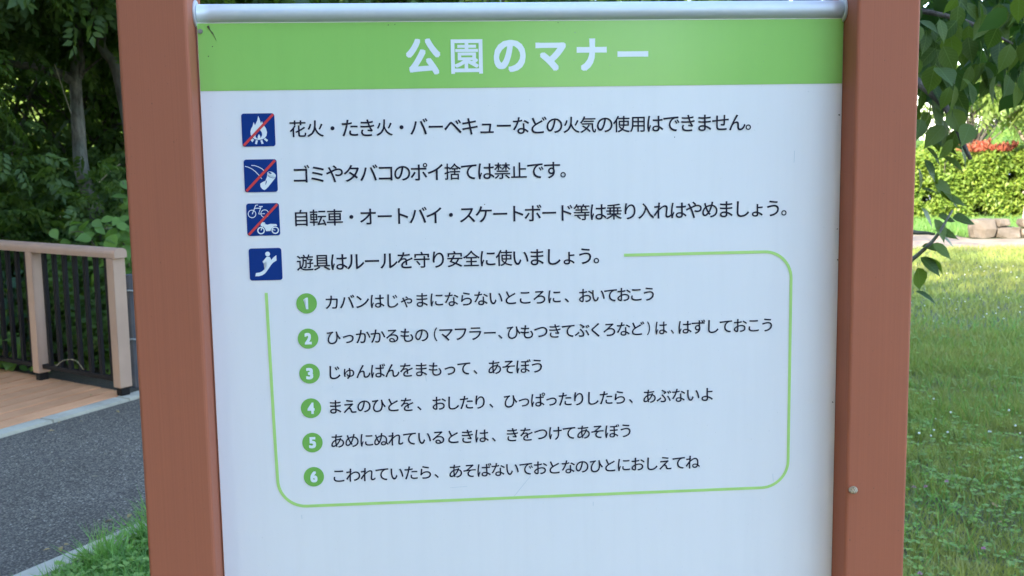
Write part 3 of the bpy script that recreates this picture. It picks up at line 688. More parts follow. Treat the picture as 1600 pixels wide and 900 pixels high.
# kerb-side tufts, lower left
def edge_t(q): return s_t(q)
tuft = sample_xy(lambda q: (s_t(q)[1] < -.155 - .03 * np.sin(s_t(q)[0] * 9)) & (s_t(q)[1] > -1.0), 26000, (-2.3, 3.3), (-.6, 5.6))
blades(0, tuft, .05 + .07 * rng.random(len(tuft)) ** 2, .0055, M['blade_lush'], 'kerb_grass', 'lush green grass along the near concrete kerb', .6)
cen = np.array([st(s, t) for s, t in ((.40, -.12), (.46, -.13), (.34, -.17), (.52, -.12), (.58, -.15), (.20, -.20), (-.05, -.22), (.43, -.20))])
tl = np.vstack([c + rng.normal(size=(150, 2)) * .035 for c in cen])
blades(0, tl, .09 + .12 * rng.random(len(tl)), .006, M['blade_lush'], 'tall_grass_tuft', 'tall grass tuft leaning over the near kerb beside the left post', .55)
# clover
def clover(xy, name, label, size=.013):
    n = len(xy); ps, frs, sz = [], [], []
    hgt = .025 + .045 * rng.random(n); tilt = rng.normal(size=(n, 2)) * .25; rot0 = rng.random(n) * 6.28
    for k in range(3):
        a = rot0 + k * 2.094; d = np.column_stack([np.cos(a), np.sin(a), .12 + tilt[:, 0]]); frs.append(frames(d, np.column_stack([tilt, np.ones(n)]))); ps.append(np.column_stack([xy, hgt]))
    T = np.array([[0, 0, 0], [-.42, .55, .06], [-.30, .95, .02], [0, .86, 0], [.30, .95, .02], [.42, .55, .06]]); TF = np.array([[0, 1, 2], [0, 2, 3], [0, 3, 4], [0, 4, 5]])
    V, Fc = scatter(T, TF, np.vstack(ps), np.vstack(frs), np.tile(size * (.7 + .6 * rng.random(n)), 3)); return tag(link(name, mesh_np(name, V, Fc), M['leaf_clover']), label, kind='stuff')
cl = sample_xy(lambda q: inl(q) & (.45 * lump(q[:, ::-1], 7.0) + .35 * lump(q, 15.0) + .6 * rng.normal(size=len(q)) > .45 + .35 * np.clip(q[:, 1] - 4.8, 0, 5)), 56000, (.9, 3.3), (5.0, 9.5)); clover(cl, 'clover', 'clover leaves spreading through the near lawn', .018)
cl2 = sample_xy(lambda q: (s_t(q)[1] < -.14) & (s_t(q)[1] > -1.0), 2600, (-2.2, 3.3), (-.7, 5.2)); clover(cl2, 'clover', 'clover and weeds beside the near kerb', .022)
def ico_arr(r=1.0, sub=1):
    bm = bmesh.new(); bmesh.ops.create_icosphere(bm, subdivisions=sub, radius=r); V = np.array([v.co[:] for v in bm.verts]); Fc = np.array([[v.index for v in f.verts] for f in bm.faces]); bm.free(); return V, Fc
ICO = ico_arr()
fw = sample_xy(lambda q: inl(q) & (lump(q, .8) > .1), 600, (1.2, 4.6), (6, 13.0)); n = len(fw)
V, Fc = scatter(*ICO, np.column_stack([fw, .06 + .03 * rng.random(n)]), frames(np.tile([[0, 1.0, 0]], (n, 1)), np.tile([[0, 0, 1.0]], (n, 1))), .0035 + .003 * rng.random(n))
tag(link('white_clover_flowers', mesh_np('white_clover_flowers', V, Fc), M['flower_white']), 'tiny white clover flower heads dotted over the lawn', kind='stuff')
PINKS = [(1428, 762, 'leftmost of the pair beside the right post'), (1446, 761, 'right one of the pair beside the right post'), (1479, 753, 'paler one set apart right of the pair'), (1537, 858, 'nearest the lower right corner of the lawn'), (1437, 897, 'lowest, at the bottom of the photo beside the post')]
def px_ground(x, y, z=0.0):
    ray = r2 * ((x - 800) / F_PX) + d2 * ((y - 450) / F_PX) + fwd; t = (z - 1.6) / ray.z; return Vector((0, 0, 1.6)) + ray * t
for i, (x, y, lab) in enumerate(PINKS):
    q = px_ground(x, y, .07); f = empty('clover_flower', (q.x, q.y, 0), 'pink clover flower in the lawn, ' + lab, 'flower', 'pink clover flowers in the lawn')
    nn = 26; ph = rng.random(nn) * 6.28; el = rng.random(nn) * 1.5 - .1; d = np.column_stack([np.cos(ph) * np.cos(el), np.sin(ph) * np.cos(el), np.sin(el)])
    V, Fc = scatter(*L2, d * .002 + np.array([0, 0, .07]), frames(d, rng.normal(size=(nn, 3))), .0095, .009); link('flower_head', mesh_np('flower_head', V, Fc), M['flower_pink'], f)
    tubes('stem', [([(0, 0, 0), (.002, 0, .035), (0, 0, .069)], .0009)], M['leaf_clover'], f, 4)
# straw and bits on the asphalt
for i in range(26):
    x, y = st(random.uniform(-.4, 2.6), random.uniform(.08, 1.7)); a = random.random() * 6.3; l = random.uniform(.008, .028)
    tubes('litter_bit', [(smooth_path([(x, y, .009), (x + l * .5 * math.cos(a), y + l * .5 * math.sin(a), .012), (x + l * math.cos(a + .5), y + l * math.sin(a + .5), .009)], 3), .0010)], M['dry_twig'], None, 4)
bits = [o for o in COL.objects if o.name.startswith('litter_bit')]
V, Fc = [], []; bm = bmesh.new()
for o in bits: bm.from_mesh(o.data); bpy.data.objects.remove(o)
me = bpy.data.meshes.new('straw_bits'); bm.to_mesh(me); bm.free(); tag(link('straw_bits', me, M['dry_twig']), 'scattered pale straw and leaf bits on the asphalt path', kind='stuff')
q = [px_ground(x, y, .014) for x, y in ((258, 841), (275, 838), (293, 833))]
q = [px_ground(x, y, .014) for x, y in ((140, 841), (152, 838), (168, 833), (176, 829))]
tag(tubes('fallen_twig', [(q, [.002, .0026, .0024, .0015])], M['twig'], None, 6), 'thin dark twig lying on the asphalt next to the near kerb', 'twig')

q = np.vstack([np.array([st(a, b) for a, b in zip(rng.random(60) * 5 - 1.5, np.where(rng.random(60) < .6, .02 + .12 * rng.random(60), 1.76 - .14 * rng.random(60)))]), np.array([st(a, b) for a, b in zip(rng.random(22) * 4 - .5, 2 + 1.4 * rng.random(22))]), sample_xy(inl, 60, (1.2, 4), (4, 10))])
hz = np.where(s_t(q)[1] > 1.9, .032, np.where(s_t(q)[1] > -.12, .014, .055)); n = len(q)
V, Fc = scatter(*L6, np.column_stack([q, hz]), frames(np.column_stack([rng.normal(size=(n, 2)), .1 * rng.normal(size=n)]), np.column_stack([rng.normal(size=(n, 2)) * .25, np.ones(n)])), .022 + .02 * rng.random(n))
M['dead_leaf'] = leaf('fallen_brown_leaf', (0.20, 0.12, 0.06), (0.42, 0.27, 0.13), (0.30, 0.22, 0.09), 0.1, 0.8)
tag(link('fallen_leaves', mesh_np('fallen_leaves', V, Fc), M['dead_leaf']), 'small fallen brown leaves along the kerbs, on the deck and in the grass', kind='stuff')
# ------------------------------------------------------------ trees
def tree(name, label, base, trunk, r0, crown_c, crown_r, nspray, size, mat, template=SPR, limbs=12, barkm='bark', group=None, seed=1, extra=None, clump=0.55, extra_limbs=(), shell=0.35, zmin=None, droop=.25, lstart=.35):
    r = np.random.default_rng(seed); base = np.array(base, float)
    o = empty(name, base, label, 'tree', group)
    tp = smooth_path(np.array(trunk, float), 5); rad = np.linspace(r0, r0 * .35, len(tp)); rad[0] *= 1.25
    parts = [(tp, rad)]; ends = []
    cc, cr = np.array(crown_c, float), np.array(crown_r, float)
    for i in range(limbs):
        k = int(len(tp) * (lstart + (.97 - lstart) * i / limbs)); k = min(k, len(tp) - 1); p0 = tp[k]
        dr = r.normal(size=3); dr /= np.linalg.norm(dr); tgt = cc + cr * dr * (.55 + .3 * r.random())
        midp = p0 * .5 + tgt * .5 + np.array([0, 0, .18 * cr[2]]) + r.normal(size=3) * .1 * cr
        lp = smooth_path([p0, midp, tgt], 5); lr = np.linspace(rad[k] * .5, .012, len(lp)); parts.append((lp, lr)); ends += [lp[j] for j in (4, 6, 8, 10)]
        for q in range(4):
            a = lp[3 + 2 * q]; d = r.normal(size=3) * cr * .32; b = a + d; tw = smooth_path([a, a + d * .5 + [0, 0, .08 * cr[2]], b], 3); parts.append((tw, np.linspace(.018, .005, len(tw)))); ends += [b, a + d * .5]
    for lp, lr in extra_limbs: parts.append((smooth_path(lp, 5), np.linspace(lr[0], lr[1], (len(lp) - 1) * 5 + 1)))
    V, Fc = join_arrays([tube_arrays(p - base * 0, q_, 9 if i < 1 else 6) for i, (p, q_) in enumerate(parts)])
    link('trunk', mesh_np('trunk', V, Fc, True), M[barkm], o)
    ends = np.array(ends); ctr = ends[r.integers(0, len(ends), nspray)]
    pos = ctr + r.normal(size=(nspray, 3)) * clump * cr * .42
    # a shell of sprays so that the outline is leafy and uneven
    ns = int(nspray * shell); lobes = r.normal(size=(26, 3)); lobes /= np.linalg.norm(lobes, axis=1)[:, None]
    li = r.integers(0, 26, ns); d = lobes[li] + r.normal(size=(ns, 3)) * .24; pos = np.vstack([pos, cc + cr * d * (.70 + .25 * r.random((ns, 1)))])
    if zmin is not None: pos = pos[pos[:, 2] > zmin - base[2]]
    out = pos - cc; dirs = out / (np.linalg.norm(out, axis=1)[:, None] + .1) + rand_dirs(len(pos), droop, r) * .9
    up = np.column_stack([r.normal(size=(len(pos), 2)) * .45, np.ones(len(pos))])
    V, Fc = scatter(*template, pos, frames(dirs, up), size * (.7 + .6 * r.random(len(pos))))
    c = link('crown', mesh_np('crown', V, Fc), M[mat], o); return o
def copy_tree(o, loc, rz=0.0, label=None, scale=1.0):
    c = o.copy(); COL.objects.link(c); c.location = loc; c.rotation_euler.z = rz; c.scale = (scale,) * 3
    if label: c['label'] = label
    for ch in o.children: k = ch.copy(); COL.objects.link(k); k.parent = c
    return c

# the grove along the left side of the path (its shade covers the board)
GG = 'broad trees of the grove left of the path'
g0 = tree('grove_tree', 'tall broad tree at the left of the path behind the photographer', (-5.4, -4.6, 0), [(0, 0, 0), (.1, .1, 2), (-.1, .2, 4), (.2, 0, 6.8)], .24, (0, 0, 6.0), (3.3, 3.3, 3.7), 4700, .62, 'leaf_mid', seed=11, group=GG)
copy_tree(g0, (-9.2, -1.2, 0), 1.7, 'tall broad tree left of the deck, level with the notice board')
copy_tree(g0, (-11.5, 4.2, 0), 3.1, 'tall broad tree left of the deck, near its far side')
copy_tree(g0, (-1.0, -8.6, 0), 4.4, 'tall broad tree directly behind the photographer', .92)
copy_tree(g0, (6.4, -11.5, 0), 2.2, 'unseen smaller broad tree added behind the photographer to darken the header reflection', .48)  # extra tree out of view, added to block sky reflected in the header
# left woods
GW = 'trees of the dark wood behind the railing'
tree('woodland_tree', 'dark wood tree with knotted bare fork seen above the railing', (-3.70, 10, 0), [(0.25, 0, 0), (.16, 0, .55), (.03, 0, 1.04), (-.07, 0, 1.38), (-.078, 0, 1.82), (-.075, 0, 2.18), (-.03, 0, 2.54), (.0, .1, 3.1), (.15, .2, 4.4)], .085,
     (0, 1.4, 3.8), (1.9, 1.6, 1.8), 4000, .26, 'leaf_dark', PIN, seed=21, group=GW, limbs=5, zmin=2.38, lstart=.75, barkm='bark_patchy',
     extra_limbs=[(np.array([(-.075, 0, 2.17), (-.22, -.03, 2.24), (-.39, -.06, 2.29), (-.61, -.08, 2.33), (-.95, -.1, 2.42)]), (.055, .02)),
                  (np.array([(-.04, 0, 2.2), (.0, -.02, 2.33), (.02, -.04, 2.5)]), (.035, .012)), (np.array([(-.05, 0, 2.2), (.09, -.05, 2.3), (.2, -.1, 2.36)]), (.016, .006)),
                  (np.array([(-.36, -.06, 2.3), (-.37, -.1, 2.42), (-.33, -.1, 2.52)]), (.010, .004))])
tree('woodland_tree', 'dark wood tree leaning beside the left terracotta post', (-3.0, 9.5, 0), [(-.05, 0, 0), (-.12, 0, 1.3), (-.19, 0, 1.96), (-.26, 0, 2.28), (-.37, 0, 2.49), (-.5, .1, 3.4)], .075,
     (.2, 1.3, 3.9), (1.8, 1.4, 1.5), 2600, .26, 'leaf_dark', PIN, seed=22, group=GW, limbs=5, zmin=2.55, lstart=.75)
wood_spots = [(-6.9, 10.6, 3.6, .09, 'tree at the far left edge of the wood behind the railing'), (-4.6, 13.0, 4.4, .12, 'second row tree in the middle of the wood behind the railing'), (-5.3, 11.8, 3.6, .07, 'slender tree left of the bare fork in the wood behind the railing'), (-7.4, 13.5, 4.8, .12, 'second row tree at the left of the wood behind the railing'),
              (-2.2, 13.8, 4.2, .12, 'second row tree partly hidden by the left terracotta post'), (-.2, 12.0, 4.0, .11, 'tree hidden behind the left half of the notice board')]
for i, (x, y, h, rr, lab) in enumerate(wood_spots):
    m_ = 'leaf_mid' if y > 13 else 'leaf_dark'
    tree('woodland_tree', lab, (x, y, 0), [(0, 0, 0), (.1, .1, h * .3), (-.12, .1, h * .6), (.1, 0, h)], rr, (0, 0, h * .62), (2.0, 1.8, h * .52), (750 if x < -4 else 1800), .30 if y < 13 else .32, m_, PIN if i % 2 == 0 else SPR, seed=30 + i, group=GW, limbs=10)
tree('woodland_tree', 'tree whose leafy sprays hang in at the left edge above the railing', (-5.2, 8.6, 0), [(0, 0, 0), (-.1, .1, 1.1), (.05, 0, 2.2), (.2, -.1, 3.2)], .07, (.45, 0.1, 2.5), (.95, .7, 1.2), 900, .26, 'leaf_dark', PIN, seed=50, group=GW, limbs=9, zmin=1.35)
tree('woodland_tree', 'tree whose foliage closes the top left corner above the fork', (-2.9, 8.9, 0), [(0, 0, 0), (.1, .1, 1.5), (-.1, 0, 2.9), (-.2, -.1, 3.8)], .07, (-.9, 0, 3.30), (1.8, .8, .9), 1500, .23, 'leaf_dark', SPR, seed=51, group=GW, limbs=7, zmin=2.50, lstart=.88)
# far trees behind the hedge and board
GF = 'trees beyond the hedge'
GL_ = 'sunny trees beyond the dark wood'
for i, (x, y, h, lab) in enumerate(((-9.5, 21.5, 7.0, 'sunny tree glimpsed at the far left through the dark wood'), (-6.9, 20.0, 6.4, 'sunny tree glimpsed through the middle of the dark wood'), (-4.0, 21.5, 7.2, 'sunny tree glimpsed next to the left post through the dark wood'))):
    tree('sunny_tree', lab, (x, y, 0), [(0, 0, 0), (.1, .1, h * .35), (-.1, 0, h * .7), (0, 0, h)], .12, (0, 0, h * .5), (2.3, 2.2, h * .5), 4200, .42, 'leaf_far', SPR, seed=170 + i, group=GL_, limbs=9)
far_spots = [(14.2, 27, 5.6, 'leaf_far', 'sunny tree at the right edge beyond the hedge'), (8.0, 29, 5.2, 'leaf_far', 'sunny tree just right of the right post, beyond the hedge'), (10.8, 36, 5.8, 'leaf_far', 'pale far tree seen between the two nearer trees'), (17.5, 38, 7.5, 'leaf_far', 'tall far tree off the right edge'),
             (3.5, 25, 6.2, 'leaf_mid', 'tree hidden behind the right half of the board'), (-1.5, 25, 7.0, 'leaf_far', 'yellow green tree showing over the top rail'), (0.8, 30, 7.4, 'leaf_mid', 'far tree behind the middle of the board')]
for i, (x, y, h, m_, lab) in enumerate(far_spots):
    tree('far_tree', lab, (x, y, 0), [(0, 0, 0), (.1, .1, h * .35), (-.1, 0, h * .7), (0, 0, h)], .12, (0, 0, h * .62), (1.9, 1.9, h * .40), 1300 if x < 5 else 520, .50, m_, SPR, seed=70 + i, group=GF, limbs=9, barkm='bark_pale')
tree('staked_tree', 'young pale trunked tree tied to a wooden stake in front of the hedge', (9.22, 20.0, 0), [(.04, 0, 0), (.02, 0, .6), (0, 0, 1.2), (-.10, 0, 1.7), (-.12, 0, 2.6), (0, 0, 3.6)], .085, (.25, 0, 3.1), (1.6, 1.4, 1.1), 900, .34, 'leaf_far', SPR, seed=90, limbs=9, zmin=1.95, barkm='bark_pale')
stk = empty('tree_stake', (9.02, 19.85, 0), 'short wooden support stake with crossbar beside the pale young tree', 'stake')
M['stake'] = simple('pale_stake_timber', (0.50, 0.42, 0.30), 0.8, var=0.2)
tubes('pole', [([(0, 0, 0), (.04, 0, .3), (.08, 0, .64)], .030)], M['stake'], stk, 8); tubes('crossbar', [([(-.03, -.02, .56), (.30, -.02, .58)], .024)], M['stake'], stk, 8)
# vase shaped shrub with bare twigs
vs = empty('bare_shrub', (9.75, 24.0, 0), 'vase shaped small tree with fine bare twigs above the red topped hedge', 'tree')
lst = [([(0, 0, 0), (.02, 0, .7), (0, 0, 1.25)], [.09, .08, .10])]; r = np.random.default_rng(5); tips = []
for i in range(60):
    a = r.random() * 6.28; sp_r = .25 + .85 * r.random(); e = np.array([math.cos(a) * sp_r, math.sin(a) * sp_r * .7, 1.7 + 1.0 * r.random() + .2 * (1 - sp_r)]); b = np.array([0, 0, 1.15 + .1 * r.random()]); mm_ = b * .5 + e * .5 + np.array([math.cos(a), math.sin(a), 0]) * .10
    lst.append((smooth_path([b, mm_, e], 4), np.linspace(.020, .006, 9))); tips.append(e)
    for q in range(2): d = r.normal(size=3) * .12 + [0, 0, .22]; s0 = mm_ * .6 + e * .4; lst.append((np.array([s0, s0 + d * .6, s0 + d]), [.008, .006, .004])); tips.append(s0 + d)
tubes('branches', lst, M['bark'], vs, 5)
tips = np.array(tips); idx = r.integers(0, len(tips), 420); pos = tips[idx] + r.normal(size=(420, 3)) * .10 + [0, 0, .12]; pos = pos[pos[:, 2] > 1.95]
V, Fc = scatter(*SPR, pos, frames(rand_dirs(len(pos), 0, r) + [0, 0, .3], np.column_stack([r.normal(size=(len(pos), 2)), np.ones(len(pos))])), .26); link('crown', mesh_np('crown', V, Fc), M['leaf_far'], vs)
# far woods ring
r = np.random.default_rng(99); n = 9000; a = r.random(n) * 2 * PI; R_ = 85 + 30 * r.random(n) ** 1.2; hh = 2.4 + 1.0 * np.sin(a * 9) + .8 * np.sin(a * 23 + 1)
pos = np.column_stack([np.cos(a) * R_, np.sin(a) * R_, hh * r.random(n) ** .8]); V, Fc = scatter(*SPR, pos, frames(rand_dirs(n, .1, r), r.normal(size=(n, 3)) + [0, 0, 1]), 2.4)
tag(link('far_woods', mesh_np('far_woods', V, Fc), M['leaf_mid']), 'distant belt of trees closing the horizon', kind='stuff')

# ------------------------------------------------------------ hedge, stones
hd = empty('hedge', (7.0, 21.0, 0), 'clipped sunlit yellow green hedge beyond the lawn', 'hedge')
r = np.random.default_rng(12); n = 120000
X0, X1 = -9.0, 7.5; fx = X0 + (X1 - X0) * r.random(n); fy = -.55 + 1.1 * r.random(n) ** .7; top = 1.20 + .06 * np.sin(fx * 3.1) + .05 * np.sin(fx * 7.7 + 1) + .05 * np.sin(fx * 1.1)
fz = r.random(n) ** .85 * top; surf = r.random(n) < .72
fy = np.where(surf, -.55 + .12 * r.normal(size=n) * .7 + .06 * np.sin(fx * 9 + fz * 6), fy); topm = (~surf); fz = np.where(topm & (r.random(n) < .7), top + .05 * r.normal(size=n), fz)
pos = np.column_stack([fx, fy, fz]); d = np.column_stack([r.normal(size=n) * .8, -0.35 + r.normal(size=n) * .5, -.15 + r.normal(size=n) * .7]); up = np.column_stack([r.normal(size=n) * .4, -.55 + r.normal(size=n) * .3, .8 * np.ones(n)])
dens = (np.sin(fx * 6.3 + 2 * np.sin(fz * 5)) + np.sin(fz * 8.1 + fx * 2.2)) > -1.55; pos, d, up = pos[dens], d[dens], up[dens]
V, Fc = scatter(*L2, pos, frames(d, up), .070 + .035 * r.random(len(pos))); link('foliage', mesh_np('foliage', V, Fc), M['leaf_hedge'], hd)
# inner twiggy core
lst = []
for i in range(700):
    x = X0 + (X1 - X0) * r.random(); y = -.3 + .6 * r.random(); lst.append((np.array([(x, y, 0), (x + r.normal() * .08, y + r.normal() * .08, .5), (x + r.normal() * .2, y + r.normal() * .2, 1.08)]), [.018, .013, .007]))
tubes('branches', lst, M['bark'], hd, 4)
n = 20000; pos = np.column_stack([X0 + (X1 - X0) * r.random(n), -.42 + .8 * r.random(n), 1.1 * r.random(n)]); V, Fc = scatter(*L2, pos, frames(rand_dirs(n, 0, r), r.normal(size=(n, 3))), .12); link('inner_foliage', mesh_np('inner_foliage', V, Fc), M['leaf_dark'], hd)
# red new growth: visible between the right post and the young tree
rx = 2.62 - .55; n = 420; px_ = 1.0 + 1.15 * r.random(n); pos = np.column_stack([px_, -.62 + .6 * r.random(n), 1.24 + (.03 + .16 * r.random(n)) * (.55 + .45 * np.sin(px_ * 17) * np.sin(px_ * 5))])
V, Fc = scatter(*L6, pos, frames(np.column_stack([r.normal(size=(n, 2)) * .45, np.ones(n)]), r.normal(size=(n, 3))), .08 + .03 * r.random(n)); tag(link('new_growth', mesh_np('new_growth', V, Fc), M['leaf_red'], hd), kind='stuff')
hd.location.y = 20.95
# stone edging wall
sw = empty('stone_wall', (7.05, 17.15, 0), 'low wall of buff stones at the far side of the sandy path', 'wall')
def stone(x0, x1, z0, z1, seed):
    r = random.Random(seed); bm = bmesh.new(); add_box(bm, (x0, 0, z0), (x1, .30, z1), 0.0)
    bmesh.ops.subdivide_edges(bm, edges=bm.edges[:], cuts=1, use_grid_fill=True)
    cx, cz = (x0 + x1) / 2, (z0 + z1) / 2
    for v in bm.verts:
        k = (abs(v.co.x - cx) > (x1 - x0) * .4) + (abs(v.co.z - cz) > (z1 - z0) * .4) + (abs(v.co.y - .15) > .12)
        if k >= 2: v.co.x += (cx - v.co.x) * .05 * (k - 1); v.co.z += (cz - v.co.z) * .06 * (k - 1); v.co.y += (.15 - v.co.y) * .09 * (k - 1)
        v.co += Vector((r.uniform(-.016, .016), r.uniform(-.03, .03), r.uniform(-.014, .014)))
    bmesh.ops.bevel(bm, geom=bm.edges[:], offset=.006, segments=1, affect='EDGES')
    link('stone', bm_mesh('stone', bm), M['stone'], sw)
x = 0.0
for i in range(9):
    w = random.uniform(.30, .48)
    if i % 3 == 0: stone(x, x + w, 0, .30 + random.uniform(-.01, .02), i)
    else: z = random.uniform(.14, .18); stone(x, x + w, 0, z, i); stone(x + .01, x + w * random.uniform(.55, .95), z + .006, .29 + random.uniform(-.01, .01), i + 50)
    x += w + .012

# ------------------------------------------------------------ individually built leaves
def leaf_mesh(name, w, curl, fold, rows=5, notch=0.0):
    """broad pointed leaf, length 1 along y, built as rows of three vertices"""
    prof_ = [(0, .0), (.12, .60), (.32, 1.0), (.52, .95), (.72, .58), (.86, .20), (1.0, .0)]
    V, Fc = [], []
    for i, (y, k) in enumerate(prof_):
        z = -curl * y * y; hw = w * k
        V += [(-hw, y, z + fold * k), (0, y, z), (hw, y, z + fold * k)]
    for i in range(len(prof_) - 1):
        a = i * 3; Fc += [(a, a + 1, a + 4, a + 3), (a + 1, a + 2, a + 5, a + 4)]
    V += [(-.008, -.22, .02), (.008, -.22, .02), (0, -.22, .0)]   # stalk
    b = len(V) - 3; Fc += [(b, 2, 1, b + 2), (b + 2, 1, 0, b + 1)][:0]
    V += [(.006, 0.02, 0), (-.006, 0.02, 0)]; Fc += [(b, b + 1, b + 3, b + 4)]
    return mesh_np(name, np.array(V), np.array(Fc), True)
def put_leaves(parent, meshes, pos, dirs, ups, sizes, mat, r):
    fr = frames(np.asarray(dirs, float), np.asarray(ups, float)); pl = parent.location
    for i in range(len(pos)):
        me = meshes[r.integers(0, len(meshes))]; o = link('leaf', me, mat, parent)
        mm_ = Matrix((fr[i][0], fr[i][1], fr[i][2])).transposed().to_4x4() @ Matrix.Scale(float(sizes[i]), 4); mm_.translation = Vector(pos[i]) - pl
        o.matrix_local = mm_
# cherry tree whose branches hang in at the upper right
cherry = empty('cherry_tree', (1.05, 4.9, 0), 'leafy cherry tree hanging in at the upper right behind the right post', 'tree')
r = np.random.default_rng(44)
cb = np.array([1.05, 4.9, 0])
limbs_w = [([(1.05, 4.9, 0), (1.10, 4.9, .9), (1.0, 4.85, 1.7), (1.05, 4.8, 2.4), (.9, 4.9, 3.4)], (.12, .07)),
           ([(1.04, 4.83, 1.9), (1.25, 4.4, 2.05), (1.55, 4.0, 2.12), (2.0, 3.7, 2.10), (2.6, 3.5, 2.0)], (.045, .012)),
           ([(1.02, 4.8, 2.2), (1.6, 4.9, 2.45), (2.3, 5.0, 2.45), (3.2, 5.2, 2.25)], (.05, .012)),
           ([(1.0, 4.85, 1.75), (1.12, 4.3, 1.85), (1.25, 3.85, 1.83), (1.36, 3.6, 1.70), (1.42, 3.5, 1.52)], (.03, .006)),
           ([(1.0, 4.85, 1.65), (1.2, 4.2, 1.5), (1.30, 3.8, 1.30), (1.36, 3.62, 1.28)], (.022, .004)),
           ([(1.04, 4.85, .85), (1.12, 4.3, 1.02), (1.22, 3.8, 1.10), (1.33, 3.6, 1.24), (1.39, 3.55, 1.36)], (.016, .003)),
           ([(1.05, 4.8, 2.4), (.5, 4.5, 2.75), (-.1, 4.3, 2.9), (-.6, 4.2, 2.8)], (.045, .01)),
           ([(1.05, 4.8, 2.3), (1.2, 5.5, 2.7), (1.4, 6.3, 2.9)], (.045, .01)), ([(1.0, 4.85, 2.5), (.4, 5.4, 3.0), (-.2, 5.9, 3.1)], (.04, .01)),
           ([(1.3, 4.3, 2.07), (1.5, 4.2, 2.3), (1.9, 4.15, 2.4), (2.4, 4.2, 2.3)], (.02, .006)), ([(1.9, 4.95, 2.5), (2.2, 5.6, 2.5), (2.6, 6.1, 2.3)], (.02, .006)),
           ([(1.35, 4.25, 2.08), (1.5, 3.85, 1.98), (1.6, 3.65, 1.88)], (.012, .004)), ([(1.8, 3.82, 2.12), (1.85, 3.6, 2.0), (1.9, 3.5, 1.88)], (.010, .004))]
tubes('trunk', [(smooth_path(np.array(p) - cb, 6), np.linspace(a, b, (len(p) - 1) * 6 + 1)) for p, (a, b) in limbs_w], M['bark'], cherry, 9)
ch_meshes = [leaf_mesh('cherry_leaf', w, c, f) for w, c, f in ((.30, .16, .07), (.27, .28, .05), (.32, .10, .10), (.28, .22, .02))]
# front sheet of separate leaves, hanging tip down, following the limbs
pos = []; 
def along(p, n, spread, r):
    p = smooth_path(np.array(p), 8); k = r.integers(0, len(p), n); return p[k] + r.normal(size=(n, 3)) * spread
sheet = r.random((560, 3)) * np.array([1.15, .75, .46]) + np.array([1.22, 3.35, 1.72])
low = 1.69 + .05 * np.sin(sheet[:, 0] * 17) + .06 * np.sin(sheet[:, 0] * 7 + 2) + .03 * (sheet[:, 1] - 3.4)
gap = (np.sin(sheet[:, 0] * 8.3 + sheet[:, 2] * 6 + 1) + np.sin(sheet[:, 2] * 13 - sheet[:, 0] * 5)) > .85
sheet = sheet[(sheet[:, 2] > low) & ~gap][:250]
clus = along([(1.25, 3.85, 1.83), (1.34, 3.6, 1.72), (1.38, 3.5, 1.60)], 26, (.035, .05, .045), r)
EXPL = [(1447, 230, 3.6, 1, -.9), (1462, 222, 3.6, 1, -.5), (1478, 228, 3.6, 1.4, -.25), (1444, 250, 3.55, .8, -1), (1452, 262, 3.6, .5, -.9), (1470, 244, 3.6, .9, -.7), (1440, 296, 3.6, 1.4, -.1), (1460, 282, 3.6, .9, -.8), (1468, 295, 3.6, 1, -.7), (1434, 262, 3.6, .3, -1),
        (1440, 325, 3.6, .8, -.9), (1460, 342, 3.58, .4, -1), (1478, 310, 3.6, 1.2, -.2), (1466, 338, 3.6, 1.2, -.15), (1488, 342, 3.6, 1.2, -.2), (1462, 360, 3.6, 1.2, -.25), (1440, 385, 3.6, 1.2, -.15), (1458, 380, 3.55, 1, -.75), (1438, 402, 3.6, .8, -.7), (1450, 402, 3.6, .9, -.55), (1434, 418, 3.6, .3, -1), (1430, 455, 3.55, 1, -.5), (1445, 408, 3.6, 1.2, -.35), (1475, 372, 3.6, 1, -.6)]
ex_p, ex_d = [], []
for x, y, Y, dx, dz in EXPL:
    ray = r2 * ((x - 800) / F_PX) + d2 * ((y - 450) / F_PX) + fwd; q = Vector((0, 0, 1.6)) + ray * (Y / ray.y); ex_p.append(q[:]); ex_d.append((dx, r.normal() * .3, dz))
ex_p = np.array(ex_p); ex_d = np.array(ex_d)
P1 = np.vstack([sheet, clus]); D1 = np.column_stack([r.normal(size=len(P1)) * .45, r.normal(size=len(P1)) * .45, -1 + .25 * r.normal(size=len(P1))]); U1 = np.column_stack([r.normal(size=len(P1)) * .6, -1 + .4 * r.normal(size=len(P1)), .5 + .3 * r.normal(size=len(P1))])
put_leaves(cherry, ch_meshes, P1, D1, U1, .072 + .032 * r.random(len(P1)), M['leaf_veined'], r)
put_leaves(cherry, ch_meshes, ex_p, ex_d, np.column_stack([r.normal(size=len(ex_p)) * .3, -.5 + .3 * r.normal(size=len(ex_p)), np.ones(len(ex_p)) * .9]), .075 + .02 * r.random(len(ex_p)), M['leaf_veined'], r)
# the rest of the crown
bk = [r.normal(size=(780, 3)) * np.array([.55, .5, .32]) + c for c in np.array([(.3, 4.5, 2.75), (-.4, 4.3, 2.8), (1.0, 5.0, 3.3), (1.4, 6.0, 2.85), (2.4, 5.2, 2.5), (3.1, 5.3, 2.4), (2.4, 4.2, 2.4), (3.0, 4.3, 2.35), (2.6, 6.1, 2.45), (0, 5.8, 3.1), (1.6, 4.9, 2.6), (1.9, 4.7, 2.1), (2.6, 5.0, 2.1)])]
bk = np.vstack(bk); lo_ = 1.63 + .0227 * bk[:, 1] + .06 * np.sin(bk[:, 0] * 4); gap = (np.sin(bk[:, 0] * 5.3 + bk[:, 2] * 4 + .5) + np.sin(bk[:, 2] * 7 - bk[:, 1] * 4)) > .55
bk = bk[(bk[:, 2] > np.where(bk[:, 0] < 1.3, 2.12, lo_)) & ~gap]; n = len(bk)
